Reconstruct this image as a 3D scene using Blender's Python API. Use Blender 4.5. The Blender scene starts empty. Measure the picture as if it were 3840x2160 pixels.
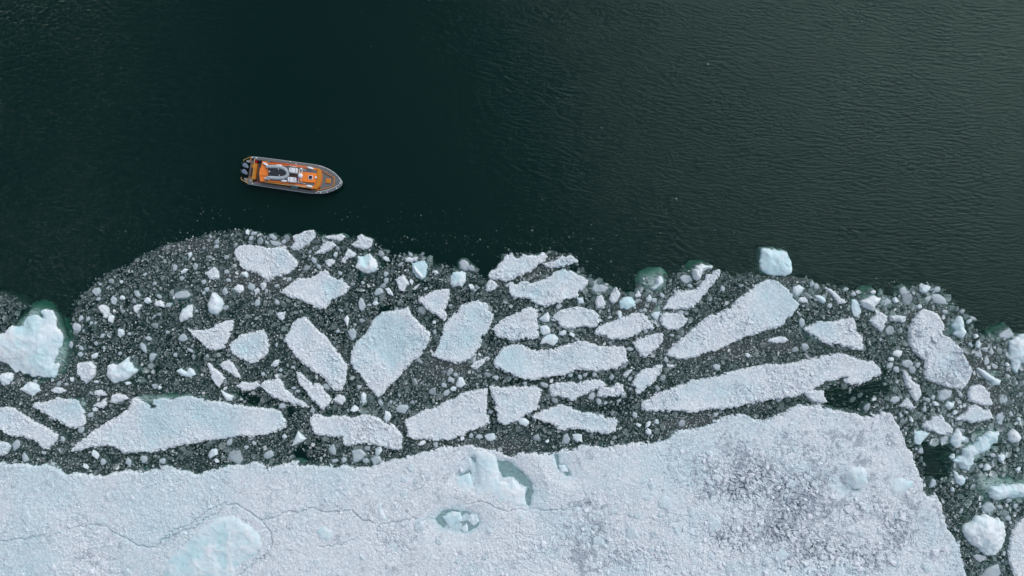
import bpy, math, random
import numpy as np
from mathutils import Vector, Matrix

random.seed(11)
RNG = np.random.default_rng(11)
sc = bpy.context.scene
COL = sc.collection

# ------------------------------------------------------------------ camera
H = 94.0                     # drone height above the water, looking straight down
PPM = 32.0                   # photograph pixels per metre on the water (3840 px = 120 m)
cam_d = bpy.data.cameras.new('camera')
cam_d.sensor_width = 36.0
cam_d.lens = 36.0 * H / 120.0
cam_d.clip_start = 0.5
cam_d.clip_end = 3000.0
cam = bpy.data.objects.new('camera', cam_d)
cam.location = (0, 0, H)
COL.objects.link(cam)
sc.camera = cam

# ------------------------------------------------------------------ light
SUN_EL, SUN_AZ = math.radians(45), math.radians(46)      # azimuth measured from +x (picture right) towards +y (picture top)
world = bpy.data.worlds.new("World")
sc.world = world
world.use_nodes = True
nt = world.node_tree
nt.nodes.clear()
sky = nt.nodes.new('ShaderNodeTexSky')
sky.sky_type = 'NISHITA'
sky.sun_disc = False
sky.sun_elevation = SUN_EL
sky.sun_rotation = math.pi / 2 - SUN_AZ
sky.altitude = 0
sky.air_density = 1.0
sky.dust_density = 1.5
sky.ozone_density = 1.0
hs = nt.nodes.new('ShaderNodeHueSaturation')
hs.inputs['Saturation'].default_value = 0.56
bg = nt.nodes.new('ShaderNodeBackground')
bg.inputs['Strength'].default_value = 0.11
wo = nt.nodes.new('ShaderNodeOutputWorld')
nt.links.new(sky.outputs[0], hs.inputs['Color'])
nt.links.new(hs.outputs[0], bg.inputs['Color'])
nt.links.new(bg.outputs[0], wo.inputs['Surface'])

sun_d = bpy.data.lights.new('sun', 'SUN')
sun_d.energy = 1.3
sun_d.angle = math.radians(56)
sun_d.color = (1.0, 0.99, 0.965)
sun = bpy.data.objects.new('sun', sun_d)
sd = Vector((math.cos(SUN_EL) * math.cos(SUN_AZ), math.cos(SUN_EL) * math.sin(SUN_AZ), math.sin(SUN_EL)))
sun.rotation_euler = sd.to_track_quat('Z', 'Y').to_euler()
sun.location = sd * 150
COL.objects.link(sun)

sc.view_settings.view_transform = 'Standard'
sc.view_settings.look = 'None'
sc.view_settings.gamma = 1.0
sc.view_settings.exposure = 0.34
sc.view_settings.use_curve_mapping = False
sc.render.engine = 'CYCLES'
sc.cycles.transparent_max_bounces = 12
sc.cycles.max_bounces = 5
sc.cycles.diffuse_bounces = 3
sc.cycles.volume_bounces = 0

# ------------------------------------------------------------------ survey helpers
# crops of the photograph that outlines were measured in: x0, y0, photo pixels per crop pixel
VIEW = {'O': (0, 0, 3840/2576), 'A': (0, 1000, 960/2576), 'B': (960, 1000, 960/2576), 'C': (1920, 1000, 960/2576),
        'D': (2880, 1000, 960/2576), 'E': (0, 1500, 960/2108), 'F': (960, 1500, 960/2108), 'G': (1920, 1500, 960/2108),
        'H': (2880, 1500, 960/2108), 'P': (200, 1000, 640/2576), 'Q': (0, 1260, 640/2576), 'R': (1200, 820, 640/2576),
        'S': (1800, 900, 640/2576), 'T': (2340, 900, 640/2576), 'U': (3200, 1000, 640/2576), 'V': (3200, 1320, 640/2576),
        'W': (3200, 1680, 640/2576), 'X': (640, 820, 640/2576), 'Z': (860, 560, 460/2576)}

def at(view, x, y, z=0.0):
    """metres on the level z for a point measured in a crop"""
    x0, y0, s = VIEW[view]
    k = (1 - z / H) / PPM
    return ((x0 + x * s - 1920) * k, -(y0 + y * s - 1080) * k)

def pts(view, txt, z=0.0):
    out = []
    for t in txt.split():
        a, b = t.split(',')
        out.append(at(view, float(a), float(b), z))
    return np.array(out)

# ------------------------------------------------------------------ number helpers
def rnd(ix, iy, k):
    h = (ix.astype(np.int64) * 374761393 + iy.astype(np.int64) * 668265263 + k * 2246822519) & 0xffffffff
    h = ((h ^ (h >> 13)) * 1274126177) & 0xffffffff
    h = ((h ^ (h >> 16)) * 2654435761) & 0xffffffff
    h = h ^ (h >> 15)
    return (h & 0xffffff) / float(0x1000000)

def vnoise(x, y, s, k):
    x = x / s; y = y / s
    ix = np.floor(x); iy = np.floor(y)
    fx = x - ix; fy = y - iy
    fx = fx * fx * (3 - 2 * fx); fy = fy * fy * (3 - 2 * fy)
    a = rnd(ix, iy, k); b = rnd(ix + 1, iy, k); c = rnd(ix, iy + 1, k); d = rnd(ix + 1, iy + 1, k)
    return (a * (1 - fx) + b * fx) * (1 - fy) + (c * (1 - fx) + d * fx) * fy

def fbm(x, y, s, k, o=4):
    r = 0; a = 0.5; t = 0
    for i in range(o):
        r = r + a * vnoise(x, y, s, k + i); t += a; a *= 0.5; s *= 0.5
    return r / t

def worley(x, y, s, k):
    """nearest cell: distance gap to the 2nd, cell ids, offset from its point"""
    X = x / s; Y = y / s
    cx = np.floor(X); cy = np.floor(Y)
    f1 = np.full(X.shape, 9.0); f2 = np.full(X.shape, 9.0)
    bi = np.zeros(X.shape); bj = np.zeros(X.shape); bx = np.zeros(X.shape); by = np.zeros(X.shape)
    for i in (-1, 0, 1):
        for j in (-1, 0, 1):
            ix = cx + i; iy = cy + j
            px = ix + rnd(ix, iy, k); py = iy + rnd(ix, iy, k + 77)
            dx = X - px; dy = Y - py
            d = np.sqrt(dx * dx + dy * dy)
            n = d < f1
            f2 = np.where(n, f1, np.minimum(f2, d))
            f1 = np.where(n, d, f1)
            bi = np.where(n, ix, bi); bj = np.where(n, iy, bj); bx = np.where(n, dx, bx); by = np.where(n, dy, by)
    return f2 - f1, bi, bj, bx * s, by * s

def sdist(x, y, poly):
    """signed distance, positive inside"""
    n = len(poly)
    dm = np.full(x.shape, 1e9); ins = np.zeros(x.shape, bool)
    for i in range(n):
        ax, ay = poly[i]; bx, by = poly[(i + 1) % n]
        ex, ey = bx - ax, by - ay
        L = ex * ex + ey * ey + 1e-12
        t = np.clip(((x - ax) * ex + (y - ay) * ey) / L, 0, 1)
        d = (x - ax - t * ex) ** 2 + (y - ay - t * ey) ** 2
        dm = np.minimum(dm, d)
        if ay != by:
            c = ((ay > y) != (by > y)) & (x < (bx - ax) * (y - ay) / (by - ay) + ax)
            ins ^= c
    dm = np.sqrt(dm)
    return np.where(ins, dm, -dm)

def ldist(x, y, line):
    dm = np.full(x.shape, 1e9)
    for i in range(len(line) - 1):
        ax, ay = line[i]; bx, by = line[i + 1]
        ex, ey = bx - ax, by - ay
        t = np.clip(((x - ax) * ex + (y - ay) * ey) / (ex * ex + ey * ey + 1e-12), 0, 1)
        dm = np.minimum(dm, (x - ax - t * ex) ** 2 + (y - ay - t * ey) ** 2)
    return np.sqrt(dm)

def sat(v): return np.clip(v, 0, 1)
def sst(a, b, v):
    t = sat((v - a) / (b - a)); return t * t * (3 - 2 * t)

# ------------------------------------------------------------------ materials
def new_mat(name):
    m = bpy.data.materials.new(name); m.use_nodes = True
    t = m.node_tree; t.nodes.clear()
    o = t.nodes.new('ShaderNodeOutputMaterial')
    return m, t, o

def ice_material(name, white, blue, grey, rough=0.55, bump=0.5, fine=14.0, seam=0.0):
    """weathered snow ice; attribute 'blue' = bare glacier ice, 'grey' = clear wet block"""
    m, t, o = new_mat(name)
    N = t.nodes.new; Lk = t.links.new
    b = N('ShaderNodeBsdfPrincipled')
    ab = N('ShaderNodeAttribute'); ab.attribute_name = 'blue'
    ag = N('ShaderNodeAttribute'); ag.attribute_name = 'grey'
    geo = N('ShaderNodeNewGeometry')
    n1 = N('ShaderNodeTexNoise'); n1.inputs['Scale'].default_value = 1.1; n1.inputs['Detail'].default_value = 6
    n1.inputs['Roughness'].default_value = 0.65
    n2 = N('ShaderNodeTexNoise'); n2.inputs['Scale'].default_value = 6.0; n2.inputs['Detail'].default_value = 5
    Lk(geo.outputs['Position'], n1.inputs['Vector']); Lk(geo.outputs['Position'], n2.inputs['Vector'])
    ad = N('ShaderNodeMath'); ad.operation = 'MULTIPLY_ADD'; ad.inputs[1].default_value = 1.6; ad.inputs[2].default_value = -0.8
    Lk(n1.outputs['Fac'], ad.inputs[0])
    sm = N('ShaderNodeMath'); sm.operation = 'ADD'; sm.use_clamp = True
    Lk(ad.outputs[0], sm.inputs[0]); Lk(ab.outputs['Fac'], sm.inputs[1])
    mx = N('ShaderNodeMix'); mx.data_type = 'RGBA'
    mx.inputs['A'].default_value = (*white, 1); mx.inputs['B'].default_value = (*blue, 1)
    Lk(sm.outputs[0], mx.inputs['Factor'])
    mg = N('ShaderNodeMix'); mg.data_type = 'RGBA'; mg.inputs['B'].default_value = (*grey, 1)
    Lk(mx.outputs['Result'], mg.inputs['A'])
    a2 = N('ShaderNodeMath'); a2.operation = 'MULTIPLY_ADD'; a2.inputs[1].default_value = 1.2; a2.inputs[2].default_value = -0.6
    Lk(n2.outputs['Fac'], a2.inputs[0])
    s2 = N('ShaderNodeMath'); s2.operation = 'ADD'; s2.use_clamp = True
    n0 = N('ShaderNodeTexNoise'); n0.inputs['Scale'].default_value = .33; n0.inputs['Detail'].default_value = 8; n0.inputs['Roughness'].default_value = .7
    Lk(geo.outputs['Position'], n0.inputs['Vector'])
    a0 = N('ShaderNodeMath'); a0.operation = 'MULTIPLY_ADD'; a0.inputs[1].default_value = 2.4; a0.inputs[2].default_value = -1.22
    Lk(n0.outputs['Fac'], a0.inputs[0])
    a3 = N('ShaderNodeMath'); a3.operation = 'ADD'; Lk(a2.outputs[0], a3.inputs[0]); Lk(a0.outputs[0], a3.inputs[1])
    Lk(a3.outputs[0], s2.inputs[0]); Lk(ag.outputs['Fac'], s2.inputs[1])
    vo = N('ShaderNodeTexVoronoi'); vo.feature = 'DISTANCE_TO_EDGE'; vo.inputs['Scale'].default_value = fine * .15
    nd = N('ShaderNodeVectorMath'); nd.operation = 'ADD'
    nw = N('ShaderNodeTexNoise'); nw.inputs['Scale'].default_value = 2.2; nw.inputs['Detail'].default_value = 3
    Lk(geo.outputs['Position'], nw.inputs['Vector']); Lk(geo.outputs['Position'], nd.inputs[0]); Lk(nw.outputs['Color'], nd.inputs[1])
    Lk(nd.outputs[0], vo.inputs['Vector'])
    vr = N('ShaderNodeMapRange'); vr.inputs['From Min'].default_value = 0; vr.inputs['From Max'].default_value = .16
    vr.inputs['To Min'].default_value = seam; vr.inputs['To Max'].default_value = 0
    Lk(vo.outputs['Distance'], vr.inputs['Value'])
    vm = N('ShaderNodeMath'); vm.operation = 'MULTIPLY'; Lk(vr.outputs[0], vm.inputs[0]); Lk(n0.outputs['Fac'], vm.inputs[1])
    s3 = N('ShaderNodeMath'); s3.operation = 'ADD'; s3.use_clamp = True; Lk(s2.outputs[0], s3.inputs[0]); Lk(vm.outputs[0], s3.inputs[1])
    Lk(s3.outputs[0], mg.inputs['Factor'])
    Lk(mg.outputs['Result'], b.inputs['Base Color'])
    b.inputs['Roughness'].default_value = rough
    b.inputs['IOR'].default_value = 1.31
    n3 = N('ShaderNodeTexNoise'); n3.inputs['Scale'].default_value = fine; n3.inputs['Detail'].default_value = 3
    Lk(geo.outputs['Position'], n3.inputs['Vector'])
    bp = N('ShaderNodeBump'); bp.inputs['Strength'].default_value = bump; bp.inputs['Distance'].default_value = 0.05
    hb = N('ShaderNodeMath'); hb.operation = 'MULTIPLY_ADD'; hb.inputs[1].default_value = -.6 if seam else 0.0
    Lk(vr.outputs[0], hb.inputs[0]); Lk(n3.outputs['Fac'], hb.inputs[2])
    Lk(hb.outputs[0], bp.inputs['Height']); Lk(bp.outputs['Normal'], b.inputs['Normal'])
    Lk(b.outputs[0], o.inputs['Surface'])
    return m

M_SNOW = ice_material('snow_ice', (0.73, 0.78, 0.815), (0.54, 0.71, 0.755), (0.37, 0.42, 0.47), bump=0.6, seam=.95)
M_BERG = ice_material('glacier_ice', (0.74, 0.79, 0.82), (0.52, 0.72, 0.77), (0.42, 0.52, 0.56), rough=0.4, bump=0.35, fine=5.0, seam=.4)
M_CLEAR = ice_material('clear_ice', (0.46, 0.52, 0.56), (0.30, 0.42, 0.45), (0.16, 0.20, 0.22), rough=0.3, bump=0.4, fine=9.0)
M_FOOT = ice_material('drowned_ice', (0.72, 0.80, 0.80), (0.62, 0.74, 0.75), (0.40, 0.55, 0.52), rough=0.8, bump=0.2, fine=2.0)

def brash_material(name, stops, rough=0.4):
    m, t, o = new_mat(name)
    N = t.nodes.new; Lk = t.links.new
    b = N('ShaderNodeBsdfPrincipled')
    geo = N('ShaderNodeNewGeometry')
    r = N('ShaderNodeValToRGB')
    els = r.color_ramp.elements
    els[0].position, els[0].color = stops[0][0], (*stops[0][1], 1)
    els[1].position, els[1].color = stops[-1][0], (*stops[-1][1], 1)
    for p, c in stops[1:-1]:
        e = els.new(p); e.color = (*c, 1)
    Lk(geo.outputs['Random Per Island'], r.inputs['Fac'])
    Lk(r.outputs['Color'], b.inputs['Base Color'])
    b.inputs['Roughness'].default_value = rough
    b.inputs['IOR'].default_value = 1.31
    n3 = N('ShaderNodeTexNoise'); n3.inputs['Scale'].default_value = 9
    Lk(geo.outputs['Position'], n3.inputs['Vector'])
    bp = N('ShaderNodeBump'); bp.inputs['Strength'].default_value = 0.4; bp.inputs['Distance'].default_value = 0.05
    Lk(n3.outputs['Fac'], bp.inputs['Height']); Lk(bp.outputs['Normal'], b.inputs['Normal'])
    Lk(b.outputs[0], o.inputs['Surface'])
    return m

M_BRASH = brash_material('brash_ice', [(0.0, (0.12, 0.14, 0.148)), (0.35, (0.21, 0.24, 0.25)), (0.72, (0.34, 0.385, 0.40)), (0.93, (0.52, 0.56, 0.58)), (1.0, (0.72, 0.74, 0.76))])
M_CRUMB = brash_material('crumbled_ice', [(0.0, (0.06, 0.078, 0.078)), (0.6, (0.15, 0.18, 0.18)), (0.9, (0.30, 0.34, 0.33)), (1.0, (0.6, 0.64, 0.62))])
M_PALE = brash_material('pale_brash_ice', [(0.0, (0.24, 0.29, 0.31)), (0.5, (0.42, 0.49, 0.52)), (1.0, (0.70, 0.75, 0.77))])
M_SLUSH = ice_material('frazil_slush', (0.125, 0.112, 0.120), (0.115, 0.11, 0.115), (0.10, 0.092, 0.098), rough=.8, bump=.1, fine=6.0)
M_BLOCK = brash_material('frozen_block', [(0.0, (0.50, 0.54, 0.60)), (0.5, (0.66, 0.70, 0.76)), (1.0, (0.82, 0.83, 0.87))])

def paint(name, rgb, rough=0.45, metal=0.0, wear=0.25, scale=3.0, bump=0.0, spec=0.5):
    m, t, o = new_mat(name)
    N = t.nodes.new; Lk = t.links.new
    b = N('ShaderNodeBsdfPrincipled')
    tc = N('ShaderNodeTexCoord')
    n = N('ShaderNodeTexNoise'); n.inputs['Scale'].default_value = scale; n.inputs['Detail'].default_value = 6
    Lk(tc.outputs['Object'], n.inputs['Vector'])
    mx = N('ShaderNodeMix'); mx.data_type = 'RGBA'
    mx.inputs['A'].default_value = (*[c * (1 - wear) for c in rgb], 1); mx.inputs['B'].default_value = (*[min(1, c * (1 + wear * 0.6)) for c in rgb], 1)
    Lk(n.outputs['Fac'], mx.inputs['Factor']); Lk(mx.outputs['Result'], b.inputs['Base Color'])
    b.inputs['Roughness'].default_value = rough; b.inputs['Metallic'].default_value = metal
    if bump:
        n2 = N('ShaderNodeTexNoise'); n2.inputs['Scale'].default_value = 40
        Lk(tc.outputs['Object'], n2.inputs['Vector'])
        bp = N('ShaderNodeBump'); bp.inputs['Strength'].default_value = bump; bp.inputs['Distance'].default_value = 0.02
        Lk(n2.outputs['Fac'], bp.inputs['Height']); Lk(bp.outputs['Normal'], b.inputs['Normal'])
    Lk(b.outputs[0], o.inputs['Surface'])
    return m

# ------------------------------------------------------------------ mesh helpers
def tag(o, label=None, cat=None, group=None, kind=None):
    if label: o['label'] = label
    if cat: o['category'] = cat
    if group: o['group'] = group
    if kind: o['kind'] = kind
    return o

def raw_mesh(name, V, loops, starts, totals, mat, attrs=None, smooth=False):
    me = bpy.data.meshes.new(name)
    me.vertices.add(len(V)); me.vertices.foreach_set('co', np.ascontiguousarray(V, dtype=np.float32).ravel())
    me.loops.add(len(loops)); me.loops.foreach_set('vertex_index', np.ascontiguousarray(loops, dtype=np.int32))
    me.polygons.add(len(starts))
    me.polygons.foreach_set('loop_start', np.ascontiguousarray(starts, dtype=np.int32))
    me.polygons.foreach_set('loop_total', np.ascontiguousarray(totals, dtype=np.int32))
    me.polygons.foreach_set('use_smooth', np.full(len(starts), smooth, dtype=bool))
    me.update(calc_edges=True)
    for k, v in (attrs or {}).items():
        a = me.attributes.new(k, 'FLOAT', 'POINT'); a.data.foreach_set('value', np.ascontiguousarray(v, dtype=np.float32))
    me.materials.append(mat)
    return me

def link(name, me, parent=None, loc=(0, 0, 0)):
    o = bpy.data.objects.new(name, me); COL.objects.link(o)
    if parent is not None: o.parent = parent
    o.location = loc
    return o

def field(name, poly, res, fn, mat, margin=0.28, parent=None, origin=None, smooth=False, depth=-0.9):
    """ice body: a height field over poly with a rim that dives under water, closed by a skirt and an underside"""
    lo = poly.min(0) - margin - res; hi = poly.max(0) + margin + res
    nx = int((hi[0] - lo[0]) / res) + 1; ny = int((hi[1] - lo[1]) / res) + 1
    gx, gy = np.meshgrid(lo[0] + np.arange(nx) * res, lo[1] + np.arange(ny) * res)
    jx = (rnd(np.floor(gx * 97), np.floor(gy * 89), 5) - .5) * res * .5
    jy = (rnd(np.floor(gx * 83), np.floor(gy * 71), 6) - .5) * res * .5
    gx = gx + jx; gy = gy + jy
    d = sdist(gx, gy, poly)
    h, blue, grey = fn(gx, gy, d)
    keep = d > -margin
    q = keep[:-1, :-1] & keep[1:, :-1] & keep[:-1, 1:] & keep[1:, 1:]
    idx = np.arange(nx * ny).reshape(ny, nx)
    a = idx[:-1, :-1][q]; b = idx[:-1, 1:][q]; c = idx[1:, 1:][q]; e = idx[1:, :-1][q]
    quads = np.stack([a, b, c, e], 1)
    used, inv = np.unique(quads, return_inverse=True)
    quads = inv.reshape(quads.shape)
    X = gx.ravel()[used]; Y = gy.ravel()[used]; Z = h.ravel()[used]
    bl = np.broadcast_to(blue, gx.shape).ravel()[used]; gr = np.broadcast_to(grey, gx.shape).ravel()[used]
    o = np.array([poly[:, 0].mean(), poly[:, 1].mean()]) if origin is None else np.array(origin)
    V = np.stack([X - o[0], Y - o[1], Z], 1)
    # skirt: boundary edges go straight down
    ed = np.concatenate([quads[:, [0, 1]], quads[:, [1, 2]], quads[:, [2, 3]], quads[:, [3, 0]]])
    key = np.sort(ed, 1); kk = key[:, 0].astype(np.int64) * len(V) + key[:, 1]
    _, first, cnt = np.unique(kk, return_index=True, return_counts=True)
    bd = ed[first[cnt == 1]]
    bv, binv = np.unique(bd, return_inverse=True); binv = binv.reshape(bd.shape)
    low = V[bv].copy(); low[:, 2] = np.minimum(low[:, 2] - 0.3, depth)
    n0 = len(V)
    cen = np.array([[V[:, 0].mean(), V[:, 1].mean(), depth - 0.3]])
    V = np.concatenate([V, low, cen])
    sk = np.stack([bd[:, 1], bd[:, 0], n0 + binv[:, 0], n0 + binv[:, 1]], 1)
    tri = np.stack([n0 + binv[:, 0], np.full(len(bd), len(V) - 1), n0 + binv[:, 1]], 1)
    loops = np.concatenate([quads.ravel(), sk.ravel(), tri.ravel()])
    tot = np.concatenate([np.full(len(quads) + len(sk), 4), np.full(len(tri), 3)])
    st = np.concatenate([[0], np.cumsum(tot)[:-1]])
    at_ = {'blue': np.concatenate([bl, np.full(len(low) + 1, .8)]), 'grey': np.concatenate([gr, np.zeros(len(low) + 1)])}
    me = raw_mesh(name, V, loops, st, tot, mat, at_, smooth)
    if origin is None:
        return link(name, me, parent, (o[0], o[1], 0))
    return link(name, me, parent)

def rubble(x, y, s, amp, k):
    wx = x + (vnoise(x, y, s * 1.4, k + 11) - .5) * s * 1.1
    wy = y + (vnoise(x, y, s * 1.4, k + 12) - .5) * s * 1.1
    g, i, j, dx, dy = worley(wx, wy, s, k)
    r1 = rnd(i, j, k + 1); r2 = rnd(i, j, k + 2) - .5; r3 = rnd(i, j, k + 3) - .5; r4 = rnd(i, j, k + 4)
    a = amp * (.3 + 1.5 * r4 * r4)
    h = a * (r1 - .3) + (dx * r2 + dy * r3) * 2.0 * a / s
    h = h - amp * .55 * (1 - sst(0.0, 0.16, g)) * (.3 + r4)
    return h, r1, g, i, j

def floe_fn(top=0.3, cell=0.42, amp=0.13, blue=0.15, seed=0, patches=(), crumb=0.36, loose=None):
    def fn(x, y, d):
        r, r1, g, i, j = rubble(x, y, cell, amp, seed * 13 + 1)
        r2, q1, g2, i2, j2 = rubble(x, y, cell * .42, amp * .5, seed * 13 + 40)
        dd = d + (rnd(i2, j2, 9) - .5) * crumb * .55 + (rnd(i, j, 4) - .5) * crumb * .7 + (fbm(x, y, 1.3, seed + 5) - .5) * .45
        b = np.full(x.shape, blue * .8) + (fbm(x, y, 3.0, seed + 9, 3) - .5) * 1.3
        rim = np.exp(-np.clip(dd, 0, 9) / .5)
        b = b - rim * .35
        sm = np.zeros(x.shape)
        dip = np.zeros(x.shape)
        for (px, py, pr, pb, pd) in patches:
            w = sat(1.25 * np.exp(-(((x - px) ** 2 + (y - py) ** 2) / pr ** 2) * (0.1 + 1.5 * fbm(x, y, 1.0, seed + 31, 4))))
            b = b + pb * w * .85; sm = np.maximum(sm, w); dip = dip + pd * w
        k = .8 * (1 - .6 * sm) * (.22 + 1.1 * sst(.3, .75, fbm(x, y, 2.6, seed + 17, 3)))
        up = top * (.35 + .65 * sst(0, .3, dd)) + (r + r2) * k * sst(-.02, .3, dd) + .10 * rim * sst(0, .12, dd)
        up = up + (fbm(x, y, 4, seed + 3, 3) - .5) * .25 + dip
        h = np.where(dd > 0, np.maximum(up, .03), np.maximum(dd * 14, -.9) - .02)
        gr = (r1 - .75) * 1.2 * (1 - sm) + (q1 - .8) * .6 - rim * .2
        return h, sat(b), np.clip(gr, -.5, .6)
    return fn

def berg_fn(top=0.8, blue=0.3, seed=0, facet=1.3, patches=(), ragged=.3):
    def fn(x, y, d):
        g, i, j, dx, dy = worley(x + fbm(x, y, 1, seed) * .5, y, facet, seed * 7 + 3)
        r1 = rnd(i, j, 1); r2 = rnd(i, j, 2) - .5; r3 = rnd(i, j, 3) - .5
        r, q1, g2, i2, j2 = rubble(x, y, .5, .06, seed * 13 + 40)
        dd = d + (fbm(x, y, .9, seed + 5) - .5) * ragged * 2 + (rnd(i2, j2, 3) - .5) * ragged * .5
        dm = max(.4, float(np.max(d)))
        f = fbm(x + 3 * seed, y, facet * 1.5, seed * 7 + 3, 4); rd = 1 - np.abs(2 * sst(.2, .8, f) - 1)
        up = top * (.25 + .75 * sat(dd / (dm * .7)) ** .7) * (.82 + .22 * rd) + (dx * r2 + dy * r3) * .10 * top + r * .6 * sst(0, .3, dd)
        b = blue + (fbm(x, y, 1.6, seed + 8, 3) - .5) * 1.0 + (rd - .6) * -.5
        for (px, py, pr, pb, pd) in patches:
            w = np.exp(-((x - px) ** 2 + (y - py) ** 2) / pr ** 2)
            b = b + pb * w; up = up + pd * w
        h = np.where(dd > 0, np.maximum(up, .06), np.maximum(dd * 3.0, -1.2) - .02)
        return h, sat(b), (q1 - .9) * .3 + 0 * x
    return fn

def clear_fn(top=0.1, seed=0, grey=.2):
    def fn(x, y, d):
        dd = d + (fbm(x, y, .6, seed + 5) - .5) * .2
        dm = max(.2, float(np.max(d)))
        up = -.25 + (top + .25) * sat((dd + .12) / (dm * .55)) ** .6 + (fbm(x, y, .5, seed, 3) - .5) * .12
        h = np.where(dd > -.12, up, np.maximum(-.25 + (dd + .12) * 3.0, -1.0))
        return h, sat(.2 + (fbm(x, y, .7, seed + 2) - .5) + 0 * x), grey + 0 * x
    return fn

def foot_fn(z0=-.04, slope=.7, seed=0):
    """drowned part of a berg: shallow in the middle, sinking outwards"""
    def fn(x, y, d):
        dm = max(.5, float(np.max(d)))
        dd = d + (fbm(x, y, 1.6, seed) - .5) * .9
        h = z0 - slope * 2.2 * (1 - sat(dd / min(1.1, dm))) ** 1.8 + (fbm(x, y, 1.0, seed + 4, 3) - .5) * .35 + np.minimum(dd, 0) * 1.8
        return np.minimum(h, -.03), .5 + 0 * x, 0 * x
    return fn

# ================================================================== WATER
def water_material():
    m, t, o = new_mat('sea_water')
    N = t.nodes.new; Lk = t.links.new
    geo = N('ShaderNodeNewGeometry')
    sep = N('ShaderNodeSeparateXYZ'); Lk(geo.outputs['Position'], sep.inputs[0])

    def ripple(rot, sx, sy, scale, detail):
        mp = N('ShaderNodeMapping'); mp.inputs['Rotation'].default_value = (0, 0, rot); mp.inputs['Scale'].default_value = (sx, sy, 1)
        n = N('ShaderNodeTexNoise'); n.inputs['Scale'].default_value = scale; n.inputs['Detail'].default_value = detail; n.inputs['Roughness'].default_value = .55
        n.inputs['Distortion'].default_value = .25
        Lk(geo.outputs['Position'], mp.inputs['Vector']); Lk(mp.outputs[0], n.inputs['Vector'])
        return n.outputs['Fac']
    def m2(op, a, b, clamp=False):
        k = N('ShaderNodeMath'); k.operation = op; k.use_clamp = clamp
        for i, v in enumerate((a, b)):
            if isinstance(v, (int, float)): k.inputs[i].default_value = v
            else: Lk(v, k.inputs[i])
        return k.outputs[0]
    right = ripple(math.radians(17), .42, 1.15, 2.8, 1.8)         # wind ripples, crests running a little down to the right
    left = ripple(math.radians(58), .5, 1.1, 2.7, 1.8)
    fine = ripple(math.radians(30), .8, 1.1, 5.0, 1)
    mr = N('ShaderNodeMapRange'); mr.inputs['From Min'].default_value = -34; mr.inputs['From Max'].default_value = -14
    Lk(sep.outputs['X'], mr.inputs['Value'])
    mx = N('ShaderNodeMix'); mx.data_type = 'FLOAT'
    Lk(mr.outputs[0], mx.inputs['Factor']); Lk(left, mx.inputs['A']); Lk(right, mx.inputs['B'])
    h = m2('ADD', mx.outputs['Result'], m2('MULTIPLY', fine, .22))
    # wind strength: a calm patch round the boat and along the ice, gusty to the right
    w = N('ShaderNodeTexNoise'); w.inputs['Scale'].default_value = .045; w.inputs['Detail'].default_value = 2
    Lk(geo.outputs['Position'], w.inputs['Vector'])
    mr2 = N('ShaderNodeMapRange'); mr2.inputs['From Min'].default_value = -22; mr2.inputs['From Max'].default_value = 26
    mr2.inputs['To Min'].default_value = .3; mr2.inputs['To Max'].default_value = 1.0
    Lk(m2('ADD', sep.outputs['X'], m2('MULTIPLY', sep.outputs['Y'], .45)), mr2.inputs['Value'])
    mr3 = N('ShaderNodeMapRange'); mr3.inputs['From Min'].default_value = -26; mr3.inputs['From Max'].default_value = -50
    mr3.inputs['To Min'].default_value = 0; mr3.inputs['To Max'].default_value = 2.6
    Lk(sep.outputs['X'], mr3.inputs['Value'])
    wind = m2('MULTIPLY', m2('ADD', mr2.outputs[0], mr3.outputs[0]), m2('ADD', m2('MULTIPLY', w.outputs['Fac'], .9), .5))
    bp = N('ShaderNodeBump'); bp.inputs['Distance'].default_value = .15
    Lk(wind, bp.inputs['Strength']); Lk(h, bp.inputs['Height'])
    fr = N('ShaderNodeFresnel'); fr.inputs['IOR'].default_value = 1.34; Lk(bp.outputs['Normal'], fr.inputs['Normal'])
    gl = N('ShaderNodeBsdfGlossy'); gl.inputs['Roughness'].default_value = .04; gl.inputs['Color'].default_value = (.60, .84, .78, 1)
    Lk(bp.outputs['Normal'], gl.inputs['Normal'])
    tr = N('ShaderNodeBsdfTransparent'); tr.inputs['Color'].default_value = (.97, .985, .985, 1)
    df = N('ShaderNodeBsdfDiffuse'); df.inputs['Color'].default_value = (.01, .205, .16, 1)      # light scattered back by silty meltwater
    body = N('ShaderNodeMixShader'); body.inputs[0].default_value = .06
    Lk(tr.outputs[0], body.inputs[1]); Lk(df.outputs[0], body.inputs[2])
    ms = N('ShaderNodeMixShader'); Lk(fr.outputs[0], ms.inputs[0]); Lk(body.outputs[0], ms.inputs[1]); Lk(gl.outputs[0], ms.inputs[2])
    Lk(ms.outputs[0], o.inputs['Surface'])
    va = N('ShaderNodeVolumeAbsorption'); va.inputs['Color'].default_value = (.25, .66, .54, 1); va.inputs['Density'].default_value = .95
    Lk(va.outputs[0], o.inputs['Volume'])
    return m

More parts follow.
